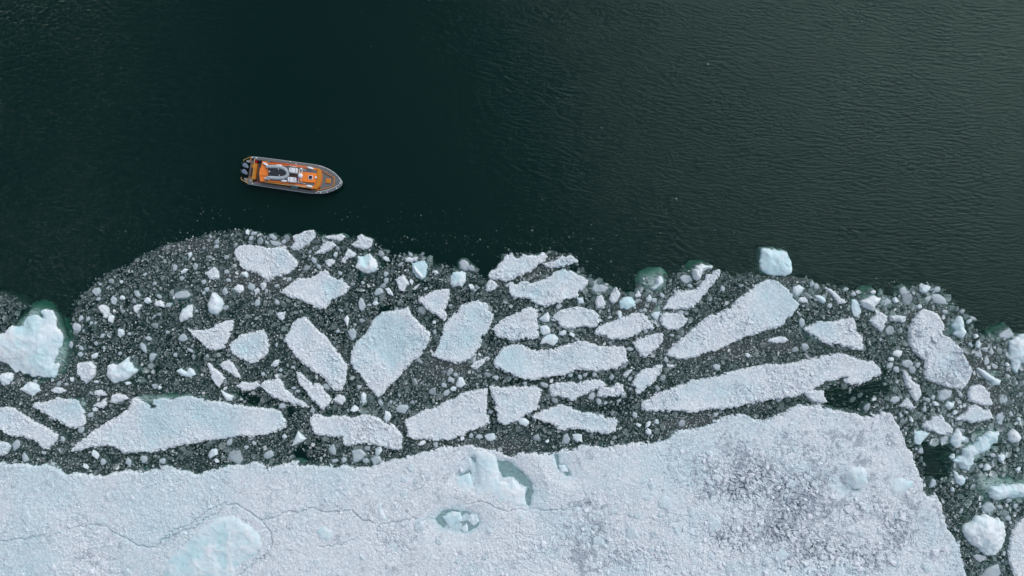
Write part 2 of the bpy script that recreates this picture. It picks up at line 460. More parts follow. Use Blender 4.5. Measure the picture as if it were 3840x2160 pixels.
S = 420.0
V = np.array([(-S, -S, -14), (S, -S, -14), (S, S, -14), (-S, S, -14), (-S, -S, 0), (S, -S, 0), (S, S, 0), (-S, S, 0)], float)
loops = [0, 3, 2, 1, 4, 5, 6, 7, 0, 1, 5, 4, 1, 2, 6, 5, 2, 3, 7, 6, 3, 0, 4, 7]
tag(link('water', raw_mesh('water', V, loops, list(range(0, 24, 4)), [4] * 6, water_material())), kind='structure')
mb, tb, ob = new_mat('sea_bed')
bb = tb.nodes.new('ShaderNodeBsdfDiffuse'); bb.inputs['Color'].default_value = (.03, .05, .045, 1)
tb.links.new(bb.outputs[0], ob.inputs['Surface'])
V = np.array([(-S + 1, -S + 1, -13), (S - 1, -S + 1, -13), (S - 1, S - 1, -13), (-S + 1, S - 1, -13)], float)
tag(link('sea_bed', raw_mesh('sea_bed', V, [0, 1, 2, 3], [0], [4], mb)), kind='structure')

# ================================================================== ICE FLOES
# (short handle or None, kind, crop, outline, options, label)
F = []
def fl(handle, kind, view, txt, label, **kw): F.append((handle, kind, view, txt, label, kw))

fl('bat-shaped floe', 'floe', 'X', '1015,370 1060,400 1100,365 1180,385 1260,415 1340,405 1450,430 1520,460 1620,430 1740,410 1780,500 1850,580 1930,650 1940,700 1860,770 1790,820 1650,870 1570,900 1480,950 1400,890 1350,850 1280,825 1150,780 1070,715 1010,620 965,540 985,460',
   'white snowy floe shaped like a bat, two horned upper corners, nearest below the boat')
fl('kite-shaped floe', 'floe', 'B', '240,255 330,190 420,115 480,100 550,110 620,60 665,45 700,25 740,80 830,130 870,110 950,210 900,280 830,330 760,360 690,430 640,435 560,400 450,345 330,300',
   'kite-shaped white floe with a small grey-blue pit near its right corner', patch='760,180,1.1,.8,-.16')
fl('tall leaning slab', 'floe', 'B', '490,480 540,540 580,600 680,680 760,760 820,850 880,920 935,980 915,1050 905,1130 890,1210 870,1270 800,1240 720,1170 640,1100 560,1050 480,990 420,930 360,870 320,800 275,740 300,680 330,640 370,570 420,520',
   'long white slab leaning down to the right, touching the egg-shaped floe', patch='540,680,1.6,.3,-.03', blue=.2)
fl('blue-hearted floe', 'floe', 'B', '1530,390 1570,460 1610,530 1680,600 1750,660 1740,740 1700,830 1650,900 1560,980 1480,1060 1400,1150 1350,1210 1290,1270 1220,1315 1180,1260 1100,1180 1050,1100 990,1040 945,960 950,900 980,820 990,770 1060,720 1120,660 1150,590 1180,530 1240,490 1270,460 1340,440 1420,430',
   'big egg-shaped floe with a turquoise cracked heart and a pointed foot', patch='1310,720,1.7,.9,-.08;1330,840,1.3,.9,-.10;1360,960,.8,.9,-.14;1260,600,1.6,.6,0;1580,780,.6,.7,-.06;1440,620,1.5,.4,0', blue=.35)
fl('pale oval slab', 'floe', 'B', '2215,320 2270,350 2340,375 2350,440 2400,480 2385,560 2350,640 2280,720 2260,790 2230,860 2150,930 2050,985 1960,965 1860,930 1755,900 1810,820 1850,720 1880,650 1890,590 1960,510 2020,440 2070,390 2140,360',
   'pale tilted oval slab with teal spots, right of the egg-shaped floe with turquoise heart', patch='2110,710,.9,.6,-.04;2210,500,.8,.5,-.04;1900,800,.9,.4,0;2180,400,1.2,.4,0', blue=.42)
fl('sail-shaped floe', 'floe', 'B', '1630,335 1690,290 1740,250 1830,235 1945,225 1950,280 1925,370 1900,440 1920,490 1900,545 1840,520 1770,480 1720,440 1680,390',
   'sail-shaped white floe with a long vertical right edge, above the gap between two big slabs', patch='1760,390,1.0,.5,-.05', foot=('B', '1600,330 1660,270 1760,230 1800,300 1700,400', .9))
fl('tooth-shaped floe', 'floe', 'A', '1885,620 1940,635 2020,635 2110,630 2180,580 2270,550 2355,535 2340,620 2310,700 2280,760 2250,820 2200,845 2160,850 2060,810 1990,750 1930,690',
   'tooth-like grey-white floe, thin point at upper left, sharp corner at upper right', blue=.05)
fl('blue-centred round floe', 'floe', 'O', '574,880 583,858 610,840 665,830 680,868 672,892 645,915 622,915 600,900',
   'small round floe with bright blue centre, lying against the tooth-shaped floe', patch='632,868,1.5,.9,-.06', blue=.25)
fl('dagger floe', 'floe', 'A', '2085,965 2130,980 2160,1020 2220,1070 2265,1125 2235,1190 2205,1240 2160,1190 2130,1120 2110,1050',
   'narrow dagger-like floe pointing down, below the small round floe with blue centre', blue=.1, top=.22)
fl('leaf floe', 'floe', 'A', '2300,925 2335,960 2370,1020 2420,1080 2420,1130 2360,1110 2300,1070 2240,1035 2190,990 2230,955',
   'small grey leaf-shaped floe just right of the narrow dagger-like floe', blue=.1, top=.2)
fl('feather floe', 'floe', 'B', '30,1180 110,1135 170,1135 230,1110 270,1160 300,1220 360,1270 400,1310 450,1320 490,1350 535,1410 490,1425 420,1400 340,1390 260,1350 190,1330 110,1260 60,1215',
   'feather-like greyish rubble floe sloping right, under the long leaning slab', blue=.1, grey=.1)
fl('fish-shaped floe', 'floe', 'B', '405,1060 440,1065 480,1100 530,1150 570,1180 630,1175 670,1200 680,1250 740,1300 750,1350 720,1400 680,1440 640,1420 590,1370 530,1330 490,1260 440,1180',
   'lumpy fish-shaped floe with thin upper tail, right of the feather-like floe', blue=.4, amp=.2, cell=.7)
fl('ragged rock floe', 'floe', 'B', '1480,75 1510,120 1540,150 1545,185 1510,200 1490,245 1450,235 1430,180 1405,130 1435,100',
   'small ragged white block with toothed right side, left of the teal growler with white ridge', top=.3, blue=.15)
fl('ring-shaped berg', 'berg', 'R', '555,560 600,560 650,560 690,535 750,530 800,570 840,620 860,690 850,760 800,800 740,830 680,820 600,790 550,740 560,670',
   'round white growler with a pale blue pool sunk in its middle', patch='690,630,.75,.9,-.55', top=.75, blue=.05, foot=('R', '560,520 700,500 820,560 890,680 860,790 725,840 710,890 640,915 565,905 540,780', .45))
fl('teal growler', 'berg', 'R', '1360,670 1480,645 1560,650 1620,680 1620,800 1590,880 1530,915 1470,870 1410,800',
   'teal half-sunken growler crossed by a bright white ridge, at the open water edge', top=.12, blue=.95, ridge=('R', '1395,710 1440,715 1480,780 1530,830 1550,880 1530,915 1500,880 1440,830 1400,760'), foot=('R', '1345,640 1490,610 1640,660 1640,820 1600,900 1500,920 1400,850', .5))
fl('square growler', 'berg', 'R', '2000,820 2060,790 2120,790 2190,830 2205,900 2190,960 2160,1050 2090,1045 2010,1010 1960,985 1980,900',
   'smooth squarish pale growler with flat sides, below the twin grey wing slabs', top=.5, blue=.45, foot=('R', '1990,800 2090,740 2210,790 2220,900 2100,960', .4))
fl('wing slab', 'clear', 'R', '2090,660 2140,620 2190,620 2240,660 2260,720 2230,780 2170,790 2110,750',
   'grey-green wing-like ice slab at the water edge, left one of a touching pair', top=.12)
fl(None, 'clear', 'R', '2220,740 2280,700 2320,730 2330,790 2260,790', 'small pale wing of ice, right one of the touching pair at the water edge', top=.2)
fl('shaggy floe', 'floe', 'X', '1845,270 1900,240 1960,230 2030,190 2150,175 2180,230 2170,280 2110,340 2060,400 2000,460 1920,495 1860,480 1815,440 1850,400 1880,350 1850,310',
   'shaggy white floe sticking up into the dark water, right of the bat-shaped floe', blue=.05, amp=.2)
fl('white arrowhead floe', 'floe', 'X', '2170,540 2230,460 2290,370 2350,335 2430,345 2490,400 2430,450 2330,535',
   'bright white arrowhead-shaped floe between the shaggy floe and the small twin-pointed one', blue=.1)
fl('frilly floe', 'floe', 'R', '75,280 120,265 200,240 330,215 400,250 410,290 360,330 290,350 200,320 110,300',
   'thin frilly grey-white strip of ice floating topmost above the arrowhead-shaped floe', blue=.05, top=.15, grey=.15)
fl('boot-shaped floe', 'floe', 'R', '450,390 520,350 570,320 570,270 625,240 680,270 760,285 800,320 780,390 760,440 700,465 640,470 570,440 500,430',
   'boot-shaped white floe with toe to the left, directly above the round growler with pool', blue=.1)
fl('hourglass floe', 'floe', 'R', '420,440 470,470 510,500 540,540 500,580 440,600 400,640 370,685 320,650 330,600 360,560 380,500',
   'small hourglass-shaped floe left of the round growler with pool', blue=.25, top=.2)
fl(None, 'floe', 'R', '75,630 160,600 250,630 200,680 140,720 100,690', 'small heart-like white floe between the kite-shaped floe and the arrowhead floe', blue=.1, top=.2)
fl(None, 'floe', 'R', '1680,810 1700,770 1760,765 1800,825 1730,855', 'small white wedge of ice just right of the teal growler with white ridge', blue=.05, top=.2)
fl(None, 'floe', 'R', '1370,1050 1440,1010 1515,980 1480,1030 1410,1095', 'thin white blade of ice right of the ragged rock-like block', blue=.05, top=.15)
fl(None, 'floe', 'R', '1290,600 1360,580 1470,570 1490,600 1450,640 1350,665 1290,640', 'crumbly white lump resting on the upper rim of the teal growler', blue=.05, top=.25)
fl('grey pentagon chunk', 'clear', 'R', '805,1130 850,1070 890,1045 940,1070 945,1110 900,1145 840,1165', 'smooth grey pentagon of clear ice right of the kite-shaped floe', top=.3, grey=-.1)
fl(None, 'clear', 'R', '590,1260 610,1205 650,1240 670,1310 660,1370 630,1395 600,1340', 'upright grey shard with a white lower tip, above the black open pool', top=.25, grey=0)
fl('flower-shaped floe', 'floe', 'X', '510,830 570,780 640,715 690,730 720,800 745,890 700,920 600,915 550,850',
   'small pinkish-white shell-shaped floe left of the lower tip of the bat-shaped floe', blue=.1, top=.25)
fl('smooth thumb berg', 'berg', 'A', '2135,262 2180,270 2230,320 2240,380 2225,440 2180,480 2130,480 2090,450 2090,380 2115,330',
   'smooth white thumb-shaped growler with green glowing right side, alone in the slush', top=.7, blue=.2, ragged=.12, foot=('A', '2085,262 2190,250 2250,330 2275,400 2230,480 2130,500 2070,440', .4))
fl('white fist berg', 'berg', 'A', '1830,430 1880,395 1940,385 1942,440 1930,510 1880,525 1820,550 1803,520 1810,480',
   'bright white fist-shaped growler left of the smooth thumb-shaped one', top=.6, blue=.05, ragged=.15, foot=('A', '1800,420 1890,370 1960,390 1955,520 1870,545 1795,540', .3))
fl('blue lens slab', 'clear', 'A', '1715,310 1760,260 1830,228 1890,240 1925,290 1870,320 1780,325',
   'translucent blue-grey lens of ice above the fist-shaped growler', top=.05, grey=-.6, foot=('A', '1700,320 1760,235 1860,215 1935,290 1880,345 1760,350', .3))
fl('corn-cob floe', 'floe', 'P', '690,610 730,580 790,590 840,620 865,680 840,720 800,780 770,770 750,700 700,640', 'bright white wedge-shaped chunk highest on the left of the slush field', blue=.05, top=.3)
fl('white thorn chunk', 'floe', 'P', '1200,610 1260,570 1320,560 1340,590 1310,650 1260,700 1220,670', 'white thorn-shaped chunk pointing down, centre of the left slush field', blue=.05, top=.3)
fl('knuckle chunk', 'floe', 'P', '1510,570 1560,530 1620,510 1660,540 1700,590 1680,640 1600,620 1540,600', 'lumpy white oval chunk with cracks, left of the fist-shaped growler', blue=.1, top=.3)
fl('grey petal chunk', 'clear', 'P', '855,490 895,435 950,490 955,540 930,580 880,565', 'grey-blue petal-shaped chunk right above the wedge-shaped white chunk', top=.12, grey=0)
fl('shield chunk', 'clear', 'P', '580,370 620,330 680,320 705,350 690,400 650,435 610,400', 'light grey shield-shaped chunk beside the dark water edge at the left slush shore', top=.3, grey=-.6)
fl('grey egg chunk', 'clear', 'P', '285,900 310,850 360,850 410,900 410,960 370,990 310,970', 'large grey egg-shaped chunk at the left end of the slush near the green halo', top=.2, grey=-.5)
fl('cube growler', 'floe', 'A', '780,970 870,950 920,960 965,1010 960,1080 930,1130 870,1170 820,1130 790,1070 770,1010',
   'blocky white growler right of the big left iceberg and its green halo', blue=.35, amp=.22, cell=.8, top=.45)
fl('castle growler', 'berg', 'A', '1085,1000 1130,990 1180,1000 1230,950 1290,920 1290,950 1330,960 1345,1010 1380,1040 1330,1090 1280,1130 1230,1160 1150,1180 1100,1130 1075,1080 1090,1040',
   'many-pointed white growler like a castle with a horn at its top right', top=.6, blue=.4, facet=.8, ragged=.2, foot=('A', '1075,980 1250,940 1360,960 1410,1040 1300,1140 1120,1150', .3))
fl('great left iceberg', 'berg', 'A', '0,670 40,650 100,600 160,585 220,590 240,500 300,490 380,490 420,500 410,450 460,435 510,450 540,490 560,530 560,590 600,650 635,740 610,800 580,860 560,920 545,970 590,970 590,1030 540,1110 450,1105 370,1100 320,1120 290,1090 250,1080 200,1050 150,1055 110,1010 50,975 0,960 -140,940 -140,700',
   'big bulky white iceberg with round knob and green underwater halo at the left edge', top=.7, blue=.32, facet=2.2, patch='350,780,1.8,.35,.1;400,950,1.3,.4,0;230,560,1,.5,-.3', foot=('A', '60,620 170,470 260,385 340,365 430,410 440,470 570,560 650,690 700,780 715,900 690,1010 640,1110 540,1170 420,1200 300,1160 180,1090 100,1020', .6))
fl('half-sunk left lump', 'berg', 'A', '0,1090 60,1075 120,1090 130,1130 90,1180 40,1200 0,1150 -60,1110', 'rounded white lump at the left edge below the big iceberg', top=.5, blue=.3, foot=('A', '-60,1080 60,1060 160,1090 150,1160 60,1210 0,1170', .3))
fl('turtle growler', 'berg', 'A', '185,1240 260,1180 320,1160 380,1180 395,1240 360,1280 320,1305 260,1280', 'turtle-shaped white growler just below the big left iceberg', top=.5, blue=.35, foot=('A', '200,1200 320,1140 420,1170 410,1260 320,1310', .4))
fl(None, 'floe', 'A', '510,1245 560,1215 620,1225 665,1250 620,1275 550,1270', 'small grey-white shell-like floe between the turtle-shaped growler and the castle-like one', blue=.2, top=.15, amp=.06)
fl(None, 'floe', 'A', '950,1245 1010,1240 1060,1265 1080,1290 1020,1305 950,1295', 'small pale half-disc floe under the blocky growler', blue=.25, top=.12, amp=.06, grey=.2)
fl('wedge of rubble', 'floe', 'A', '1100,1360 1130,1300 1200,1275 1260,1290 1310,1330 1250,1345 1160,1370', 'rubble wedge with flat underside, above the left end of the whale-shaped floe', blue=.15, top=.2)
fl(None, 'floe', 'A', '940,1400 980,1370 1065,1320 1070,1390 1040,1430 1000,1420', 'small triangular rubble floe, immediately left of the rubble wedge', blue=.15, top=.2)
fl('bottom-left tongue floe', 'floe', 'E', '0,70 40,50 120,65 180,100 240,140 310,190 380,220 440,260 490,295 460,350 410,405 350,390 310,350 250,320 200,300 100,300 50,270 0,240 -150,200 -150,60',
   'tongue-shaped white floe entering from the left edge and ending in a blunt tip', blue=.3)
fl('left wedge floe', 'floe', 'Q', '480,1045 520,1010 640,1000 750,960 850,925 960,940 1080,945 1180,970 1220,1060 1290,1110 1300,1200 1300,1310 1230,1370 1150,1395 1040,1370 900,1300 800,1260 720,1210 620,1140 540,1090',
   'wedge-shaped white floe with pale blue lumps, point to the left, above a diagonal slush channel', blue=.3, patch='1080,1090,1.3,.5,0;1180,1000,.9,.5,-.1', foot=('Q', '950,900 1200,920 1330,980 1320,1100 1200,1120 1050,1000', .5))
fl('half-disc floe', 'floe', 'E', '0,345 70,350 100,385 70,430 20,460 -90,470 -90,350', 'half-disc of white ice cut by the left edge, under the tongue-shaped floe', blue=.3)
fl('whale-shaped floe', 'floe', 'O', '180,1135 195,1110 240,1080 290,1050 322,1030 335,1002 348,998 358,1005 382,1025 392,1022 383,1018 387,1006 403,1000 440,1002 480,995 520,1005 560,1010 600,1018 640,1025 680,1027 705,1035 722,1065 722,1078 680,1090 630,1100 560,1105 500,1112 440,1125 400,1135 360,1140 310,1140 290,1125 265,1120 220,1130',
   'huge whale-shaped white floe with long right-pointing tail, lying above the lower-left slush lead', blue=.35, patch='430,1030,2.6,.5,0;395,1050,2,.4,0;560,1060,3,.3,0;300,1100,1.2,.4,-.03', foot=('O', '330,990 400,985 480,985 560,1000 400,1030 340,1020', .5))
fl('caterpillar floe', 'floe', 'F', '450,115 530,120 580,140 660,125 730,130 800,150 880,120 960,120 1020,150 1080,180 1140,210 1200,260 1210,330 1195,410 1140,410 1050,400 980,370 900,360 840,375 740,380 715,350 710,310 640,300 560,300 490,290 450,250 440,180',
   'caterpillar-like rough rubble floe right of the whale-shaped floe tail', blue=.1, amp=.2, cell=.5, grey=.15)
fl('rhombus floe', 'floe', 'F', '1230,160 1310,130 1390,80 1480,60 1540,20 1620,-10 1700,-60 1800,-80 1905,-95 1900,0 1910,80 1930,190 1840,230 1750,260 1700,300 1600,330 1550,330 1440,335 1330,325 1240,310 1250,250 1225,200',
   'large rhombus-shaped rubble floe with straight right side along a narrow channel', blue=.15)
fl('pentagon floe', 'floe', 'O', '1232,972 1260,975 1300,970 1340,968 1366,980 1360,1000 1350,1030 1320,1050 1290,1065 1265,1072 1250,1060 1245,1020 1235,990',
   'five-sided white floe across the narrow channel from the large rhombus-shaped floe', blue=.2)
fl('moustache floe', 'floe', 'G', '150,130 230,90 330,60 410,30 450,50 520,70 580,95 680,110 740,120 800,140 890,145 880,200 850,260 800,280 720,270 640,265 590,245 530,235 480,240 430,250 380,240 330,210 250,190 190,170',
   'low spread-out floe with a central peak and both ends drawn out, below the five-sided floe', blue=.35)
fl('fin floe', 'floe', 'C', '370,1190 450,1165 560,1165 680,1160 780,1130 870,1125 920,1150 940,1190 880,1220 800,1250 720,1300 650,1350 600,1350 550,1320 450,1305 375,1305',
   'fin-shaped rubble floe above the low spread-out floe with central peak', blue=.2)
fl('loaf floe', 'floe', 'C', '870,1240 920,1200 1000,1200 1060,1170 1130,1180 1145,1240 1140,1310 1060,1315 980,1310 870,1325 850,1290',
   'small loaf-shaped floe immediately right of the fin-shaped rubble floe', blue=.15)
fl('mitten floe', 'floe', 'C', '1190,1190 1240,1100 1290,1050 1330,1020 1400,1020 1480,980 1515,990 1490,1080 1460,1130 1410,1180 1340,1230 1270,1290 1250,1305 1230,1220 1195,1210',
   'mitten-shaped floe pointing down-left, above the left end of the longest plank-like floe', blue=.2)
fl('big log floe', 'floe', 'C', '-190,960 -150,880 -80,800 0,780 60,770 130,790 190,830 260,840 340,835 440,820 520,780 600,770 700,740 770,760 860,790 950,800 1120,790 1145,850 1165,950 1110,980 1050,1030 960,1040 850,1050 750,1045 640,1050 560,1080 470,1100 350,1120 200,1145 100,1125 0,1095 -80,1060 -160,1010',
   'big log-shaped floe lying level in the middle with turquoise stains at its left end', blue=.3, patch='20,850,1.6,.7,-.03;-80,930,1.4,.6,0;520,880,1.3,.3,0')
fl('turnip floe', 'floe', 'C', '825,670 870,600 920,570 1020,540 1100,510 1180,480 1280,455 1340,490 1400,550 1435,630 1380,640 1300,665 1240,700 1170,725 1080,735 1000,735 930,710 880,690',
   'wedge floe pointing left with broad right end, above the right end of the log-shaped floe', blue=.2)
fl('almond floe', 'floe', 'C', '1215,760 1260,720 1330,700 1400,670 1460,655 1520,665 1530,720 1500,780 1440,840 1390,880 1340,915 1290,900 1250,840 1230,800',
   'almond-shaped floe with pointed lower end between the log-shaped and the giant diagonal floe', blue=.15)
fl('fan floe', 'floe', 'C', '1480,545 1490,480 1560,455 1640,465 1720,490 1790,530 1730,590 1660,640 1620,645 1540,620 1500,590',
   'fan-shaped white floe pointing right, below the long ragged strip floe', blue=.15)
fl('cushion floe', 'floe', 'C', '400,500 450,440 540,430 620,410 700,400 770,420 820,440 880,490 885,570 850,605 780,610 700,600 620,625 560,630 480,615 450,560 400,540',
   'cushion-shaped floe of coarse rubble under the arching moth-like floe', blue=.15, amp=.18, cell=.55)
fl('bean floe', 'floe', 'O', '1237,828 1260,805 1300,785 1325,770 1345,772 1355,790 1352,815 1360,850 1330,855 1300,860 1270,852 1245,845',
   'bean-shaped floe with blue-grey stains, above the left end of the log-shaped floe', blue=.35)
fl(None, 'berg', 'C', '255,530 310,490 360,455 380,500 375,555 320,560', 'small cream-white triangle of ice between the bean-shaped floe and the cushion-shaped floe', top=.35, blue=.25, ragged=.1)
fl(None, 'berg', 'C', '280,600 340,590 380,620 390,670 310,695 285,660', 'small smooth square of ice against the right end of the bean-shaped floe', top=.25, blue=.4, ragged=.1)
fl('lemon slab', 'berg', 'C', '280,780 310,720 370,675 430,680 465,720 455,760 420,795 340,770', 'smooth lemon-shaped pale blue slab on the upper edge of the log-shaped floe', top=.3, blue=.45, ragged=.1)
fl(None, 'floe', 'C', '840,360 860,300 900,290 925,340 945,380 910,420 860,410', 'pinkish-white loaf-like chunk left of the glowing blue growler', top=.3, blue=0.0)
fl(None, 'floe', 'C', '985,300 1040,205 1080,240 1100,290 1060,350 1020,370 985,350', 'peaked white chunk at the water edge touching the glowing blue growler', top=.35, blue=.1)
fl('glowing blue growler', 'berg', 'C', '1075,350 1120,310 1200,305 1245,350 1240,400 1160,435 1090,420', 'smooth glowing blue growler at the tip of the dark water bay', top=.35, blue=1.0, ragged=.12, foot=('C', '1060,340 1110,295 1220,290 1265,350 1255,420 1160,455 1070,430', .25))
fl('moth-like floe', 'floe', 'S', '380,680 460,640 560,640 660,600 710,620 760,660 880,630 960,590 1090,510 1180,460 1250,440 1340,460 1420,490 1480,530 1560,570 1635,600 1620,660 1560,740 1500,810 1480,880 1380,900 1280,920 1190,970 1070,985 960,1025 880,1000 820,970 760,925 650,895 520,880 460,850 420,800 410,740',
   'large moth-like white floe with a scooped upper left edge facing a slush pocket', blue=.25, patch='1300,520,.9,.6,-.03;840,810,.5,.7,-.12;1320,820,.5,.6,-.1;1150,600,1.0,.3,0')
fl('crested floe', 'floe', 'S', '325,240 410,215 440,260 460,180 500,200 530,250 600,250 650,210 740,215 800,220 880,210 930,180 1010,210 1030,260 1000,300 930,340 880,370 820,440 760,490 700,520 640,570 540,580 450,605 390,635 300,620 200,590 130,570 140,500 180,450 240,420 280,350 330,300',
   'crested white floe with a toothed upper rim facing the dark open water', blue=.2, amp=.16)
fl('lizard floe', 'floe', 'S', '935,350 1010,340 1080,310 1150,270 1220,230 1310,235 1370,220 1420,250 1460,290 1485,310 1480,350 1400,350 1320,380 1260,410 1180,415 1100,430 1020,435 970,410',
   'slim white floe with a knob at its right tip, between crested floe and open water', blue=.2)
fl('small arrow floe', 'floe', 'S', '95,680 140,600 180,590 230,620 275,680 230,730 150,790 100,780', 'small pointed white floe below the left foot of the crested floe', blue=.15, top=.25)
fl('ragged strip floe', 'floe', 'T', '590,1040 650,920 740,830 760,760 820,740 880,770 960,740 1080,720 1150,650 1200,600 1250,500 1310,490 1380,450 1460,450 1450,520 1400,600 1340,680 1270,760 1210,850 1180,920 1080,970 1060,1020 960,1045 850,1050 700,1065 600,1065',
   'long ragged strip of rubble rising to the upper right beside the white snow-capped growler', blue=.2, grey=.1)
fl('snow-capped growler', 'berg', 'T', '1080,400 1170,355 1230,370 1330,400 1330,425 1260,440 1190,480 1170,530 1150,590 1100,605 1050,570 1035,500 1040,450 1080,430',
   'brilliant white crooked growler standing on the top of the ragged strip floe', top=.9, blue=-.1, ragged=.15, foot=('T', '950,460 1010,390 1080,340 1200,335 1300,370 1180,450 1060,540 960,520', .6))
fl('veiled growler', 'berg', 'T', '480,600 530,535 570,560 605,640 560,680 490,740 450,755 400,735 440,700 490,660',
   'teal underwater growler with a white rugged cap, jutting into the dark water', top=.6, blue=0, ragged=.12, foot=('T', '225,600 280,520 350,475 440,450 570,450 650,530 670,620 650,730 540,770 430,800 330,770 250,700', .35, -.04))
fl('square blue berg', 'berg', 'T', '2070,170 2080,130 2180,125 2230,140 2270,125 2330,160 2400,150 2470,190 2500,260 2530,350 2535,480 2480,530 2440,550 2300,540 2170,520 2090,470 2060,380 2060,260',
   'square pale blue iceberg standing out alone into the dark water', top=.65, blue=.85, facet=1.0, ragged=.18)
fl('giant diagonal floe', 'floe', 'O', '1670,892 1680,880 1705,858 1730,838 1755,815 1780,795 1810,785 1835,772 1860,748 1885,728 1905,712 1925,705 1945,702 1965,712 1985,725 1995,745 2012,768 2000,785 1985,800 1970,820 1945,830 1905,840 1870,850 1830,868 1800,882 1760,895 1720,905 1690,898',
   'giant thick diagonal floe, broad at its upper right, just below the square blue iceberg', blue=.4, patch='1975,765,2,.4,0;1930,720,1.6,.4,0')
fl('jade chunk', 'berg', 'T', '405,1130 450,1090 550,1065 550,1120 520,1180 500,1215 440,1190', 'creamy jade heart-shaped slab between the wedge floe and the fan-shaped floe', top=.15, blue=.6, ragged=.1, foot=('T', '400,1080 480,960 600,920 600,1040 560,1150 530,1260 440,1230', .3))
fl('horn-tipped floe', 'floe', 'D', '355,615 420,580 480,555 560,545 640,550 740,530 850,510 870,560 890,630 930,700 970,790 940,840 860,830 780,820 700,790 610,780 520,740 450,710 390,670',
   'bull-head shaped floe with smooth glassy left half, right of the giant diagonal floe', blue=.2, patch='480,640,1.7,.6,0;560,600,1.3,.5,.05', foot=('D', '340,640 420,620 560,740 640,790 560,810 420,760', .35))
fl('longest plank floe', 'floe', 'O', '1612,1030 1615,1010 1640,995 1690,975 1720,965 1740,955 1770,952 1830,935 1880,925 1930,915 1980,915 2020,905 2070,895 2110,888 2140,895 2165,905 2195,908 2212,922 2218,940 2190,955 2160,968 2140,970 2128,965 2120,955 2128,950 2080,960 2040,985 1990,1000 1950,1005 1900,1015 1850,1025 1800,1032 1750,1037 1700,1035 1650,1037',
   'longest floe of all, a plank-like strip rising gently right to a hooked end', blue=.22)
fl('bucket floe', 'floe', 'D', '335,1245 440,1240 560,1245 575,1300 605,1365 540,1375 440,1360 400,1330 370,1290', 'small bucket-shaped floe under the hooked right part of the plank-like strip', blue=.05)
fl('axe floe', 'floe', 'D', '1000,540 1040,510 1100,470 1140,455 1200,500 1205,540 1170,590 1150,650 1130,660 1090,620 1050,590', 'axe-shaped white floe below the snow-white star-like growler', blue=.25, amp=.06)
fl(None, 'floe', 'D', '1220,500 1300,480 1390,500 1395,550 1370,575 1290,560 1230,540', 'loose cluster of frozen lumps right of the axe-shaped floe', blue=.1, amp=.25, cell=.6, grey=.1)
fl('seal-shaped floe', 'floe', 'D', '1500,460 1560,430 1640,440 1690,470 1730,520 1770,600 1780,690 1840,720 1900,770 1950,830 1990,900 2020,960 2050,1050 2040,1130 1990,1200 1940,1240 1850,1220 1740,1190 1600,1160 1560,1100 1570,1010 1560,950 1500,910 1450,830 1405,750 1410,650 1420,580 1450,520',
   'large grey seal-shaped floe of coarse frozen lumps standing upright on the right', blue=.1, amp=.24, cell=.7, grey=.3, patch='1780,860,1.6,.3,-.02')
fl('star growler', 'berg', 'D', '935,350 1000,310 1070,285 1100,310 1140,320 1110,370 1080,400 1070,445 1020,435 960,410', 'snow-white star-like growler with teal underwater rim above the axe-shaped floe', top=.8, blue=-.1, ragged=.12, foot=('D', '915,300 1000,235 1090,230 1120,300 1125,380 1080,460 970,455 925,400', .35))
fl(None, 'berg', 'D', '1030,255 1060,235 1090,245 1080,275 1045,275', 'small white knob of ice floating above the star-like growler', top=.4, blue=-.1, ragged=.05)
fl(None, 'clear', 'D', '1120,350 1200,300 1260,350 1220,400 1150,400', 'smoky blue underwater diamond of ice right of the star-like growler', top=.02, grey=-.4)
fl('finger slab', 'berg', 'D', '840,330 890,330 920,380 940,460 900,510 860,500 840,420', 'smooth pale finger-shaped slab left of the star-like growler', top=.15, blue=.6, ragged=.08)
fl('mossy growler', 'berg', 'D', '1880,530 1920,490 1960,500 1975,560 1970,610 2000,660 1960,725 1900,700 1860,680 1890,640 1850,600', 'pale hunched growler in a green halo on the outer edge right of the seal-shaped floe', top=.6, blue=.35, ragged=.12, foot=('D', '1800,560 1860,490 1970,480 2035,600 2050,650 1980,735 1880,715 1800,670', .35))
fl('ladder strip', 'floe', 'D', '560,210 590,195 640,230 690,270 740,320 780,360 710,385 680,340 640,290 590,250', 'narrow white strip slanting down-right, left of the finger-shaped slab', blue=.05, top=.2)
fl(None, 'berg', 'D', '460,290 530,290 570,310 585,350 550,375 510,340', 'smooth white wing-like chunk under the left end of the narrow slanting strip', top=.35, blue=.4, ragged=.08)
fl(None, 'berg', 'D', '250,210 320,180 375,215 340,260 280,290 250,260', 'pale pentagon chunk in teal water at the right shoulder of the giant diagonal floe', top=.35, blue=.3, ragged=.08, foot=('D', '240,200 330,170 380,230 340,320 270,320', .35))
fl(None, 'floe', 'D', '310,320 370,300 410,340 400,370 340,365 305,345', 'small pinkish-white chunk just below the pale pentagon chunk', blue=0, top=.25)
fl('tiny bright tile', 'berg', 'D', '1260,860 1290,840 1350,850 1345,885 1315,915 1255,890', 'small bright white tile of ice in dark slush left of the seal-shaped floe', top=.25, blue=0, ragged=.04)
fl('carrot floe', 'floe', 'V', '725,260 770,260 810,320 860,370 930,440 990,500 1020,560 1010,660 970,720 945,745 900,690 870,640 830,560 780,480 740,390', 'carrot-shaped rubble floe standing between black open water and the seal-shaped floe', blue=.1, grey=.15)
fl('stump floe', 'floe', 'V', '700,820 760,750 800,690 850,700 890,760 930,850 860,865 800,840', 'small triangular rubble floe under the tip of the carrot-shaped floe', blue=.1, top=.22)
fl('bell floe', 'floe', 'V', '1730,620 1760,540 1820,500 1900,485 1970,510 2000,560 2060,610 2050,680 2100,750 2140,800 2060,815 1960,805 1880,780 1800,750 1730,730', 'bell-shaped grey-white floe with a sharp lower right corner', blue=.05)
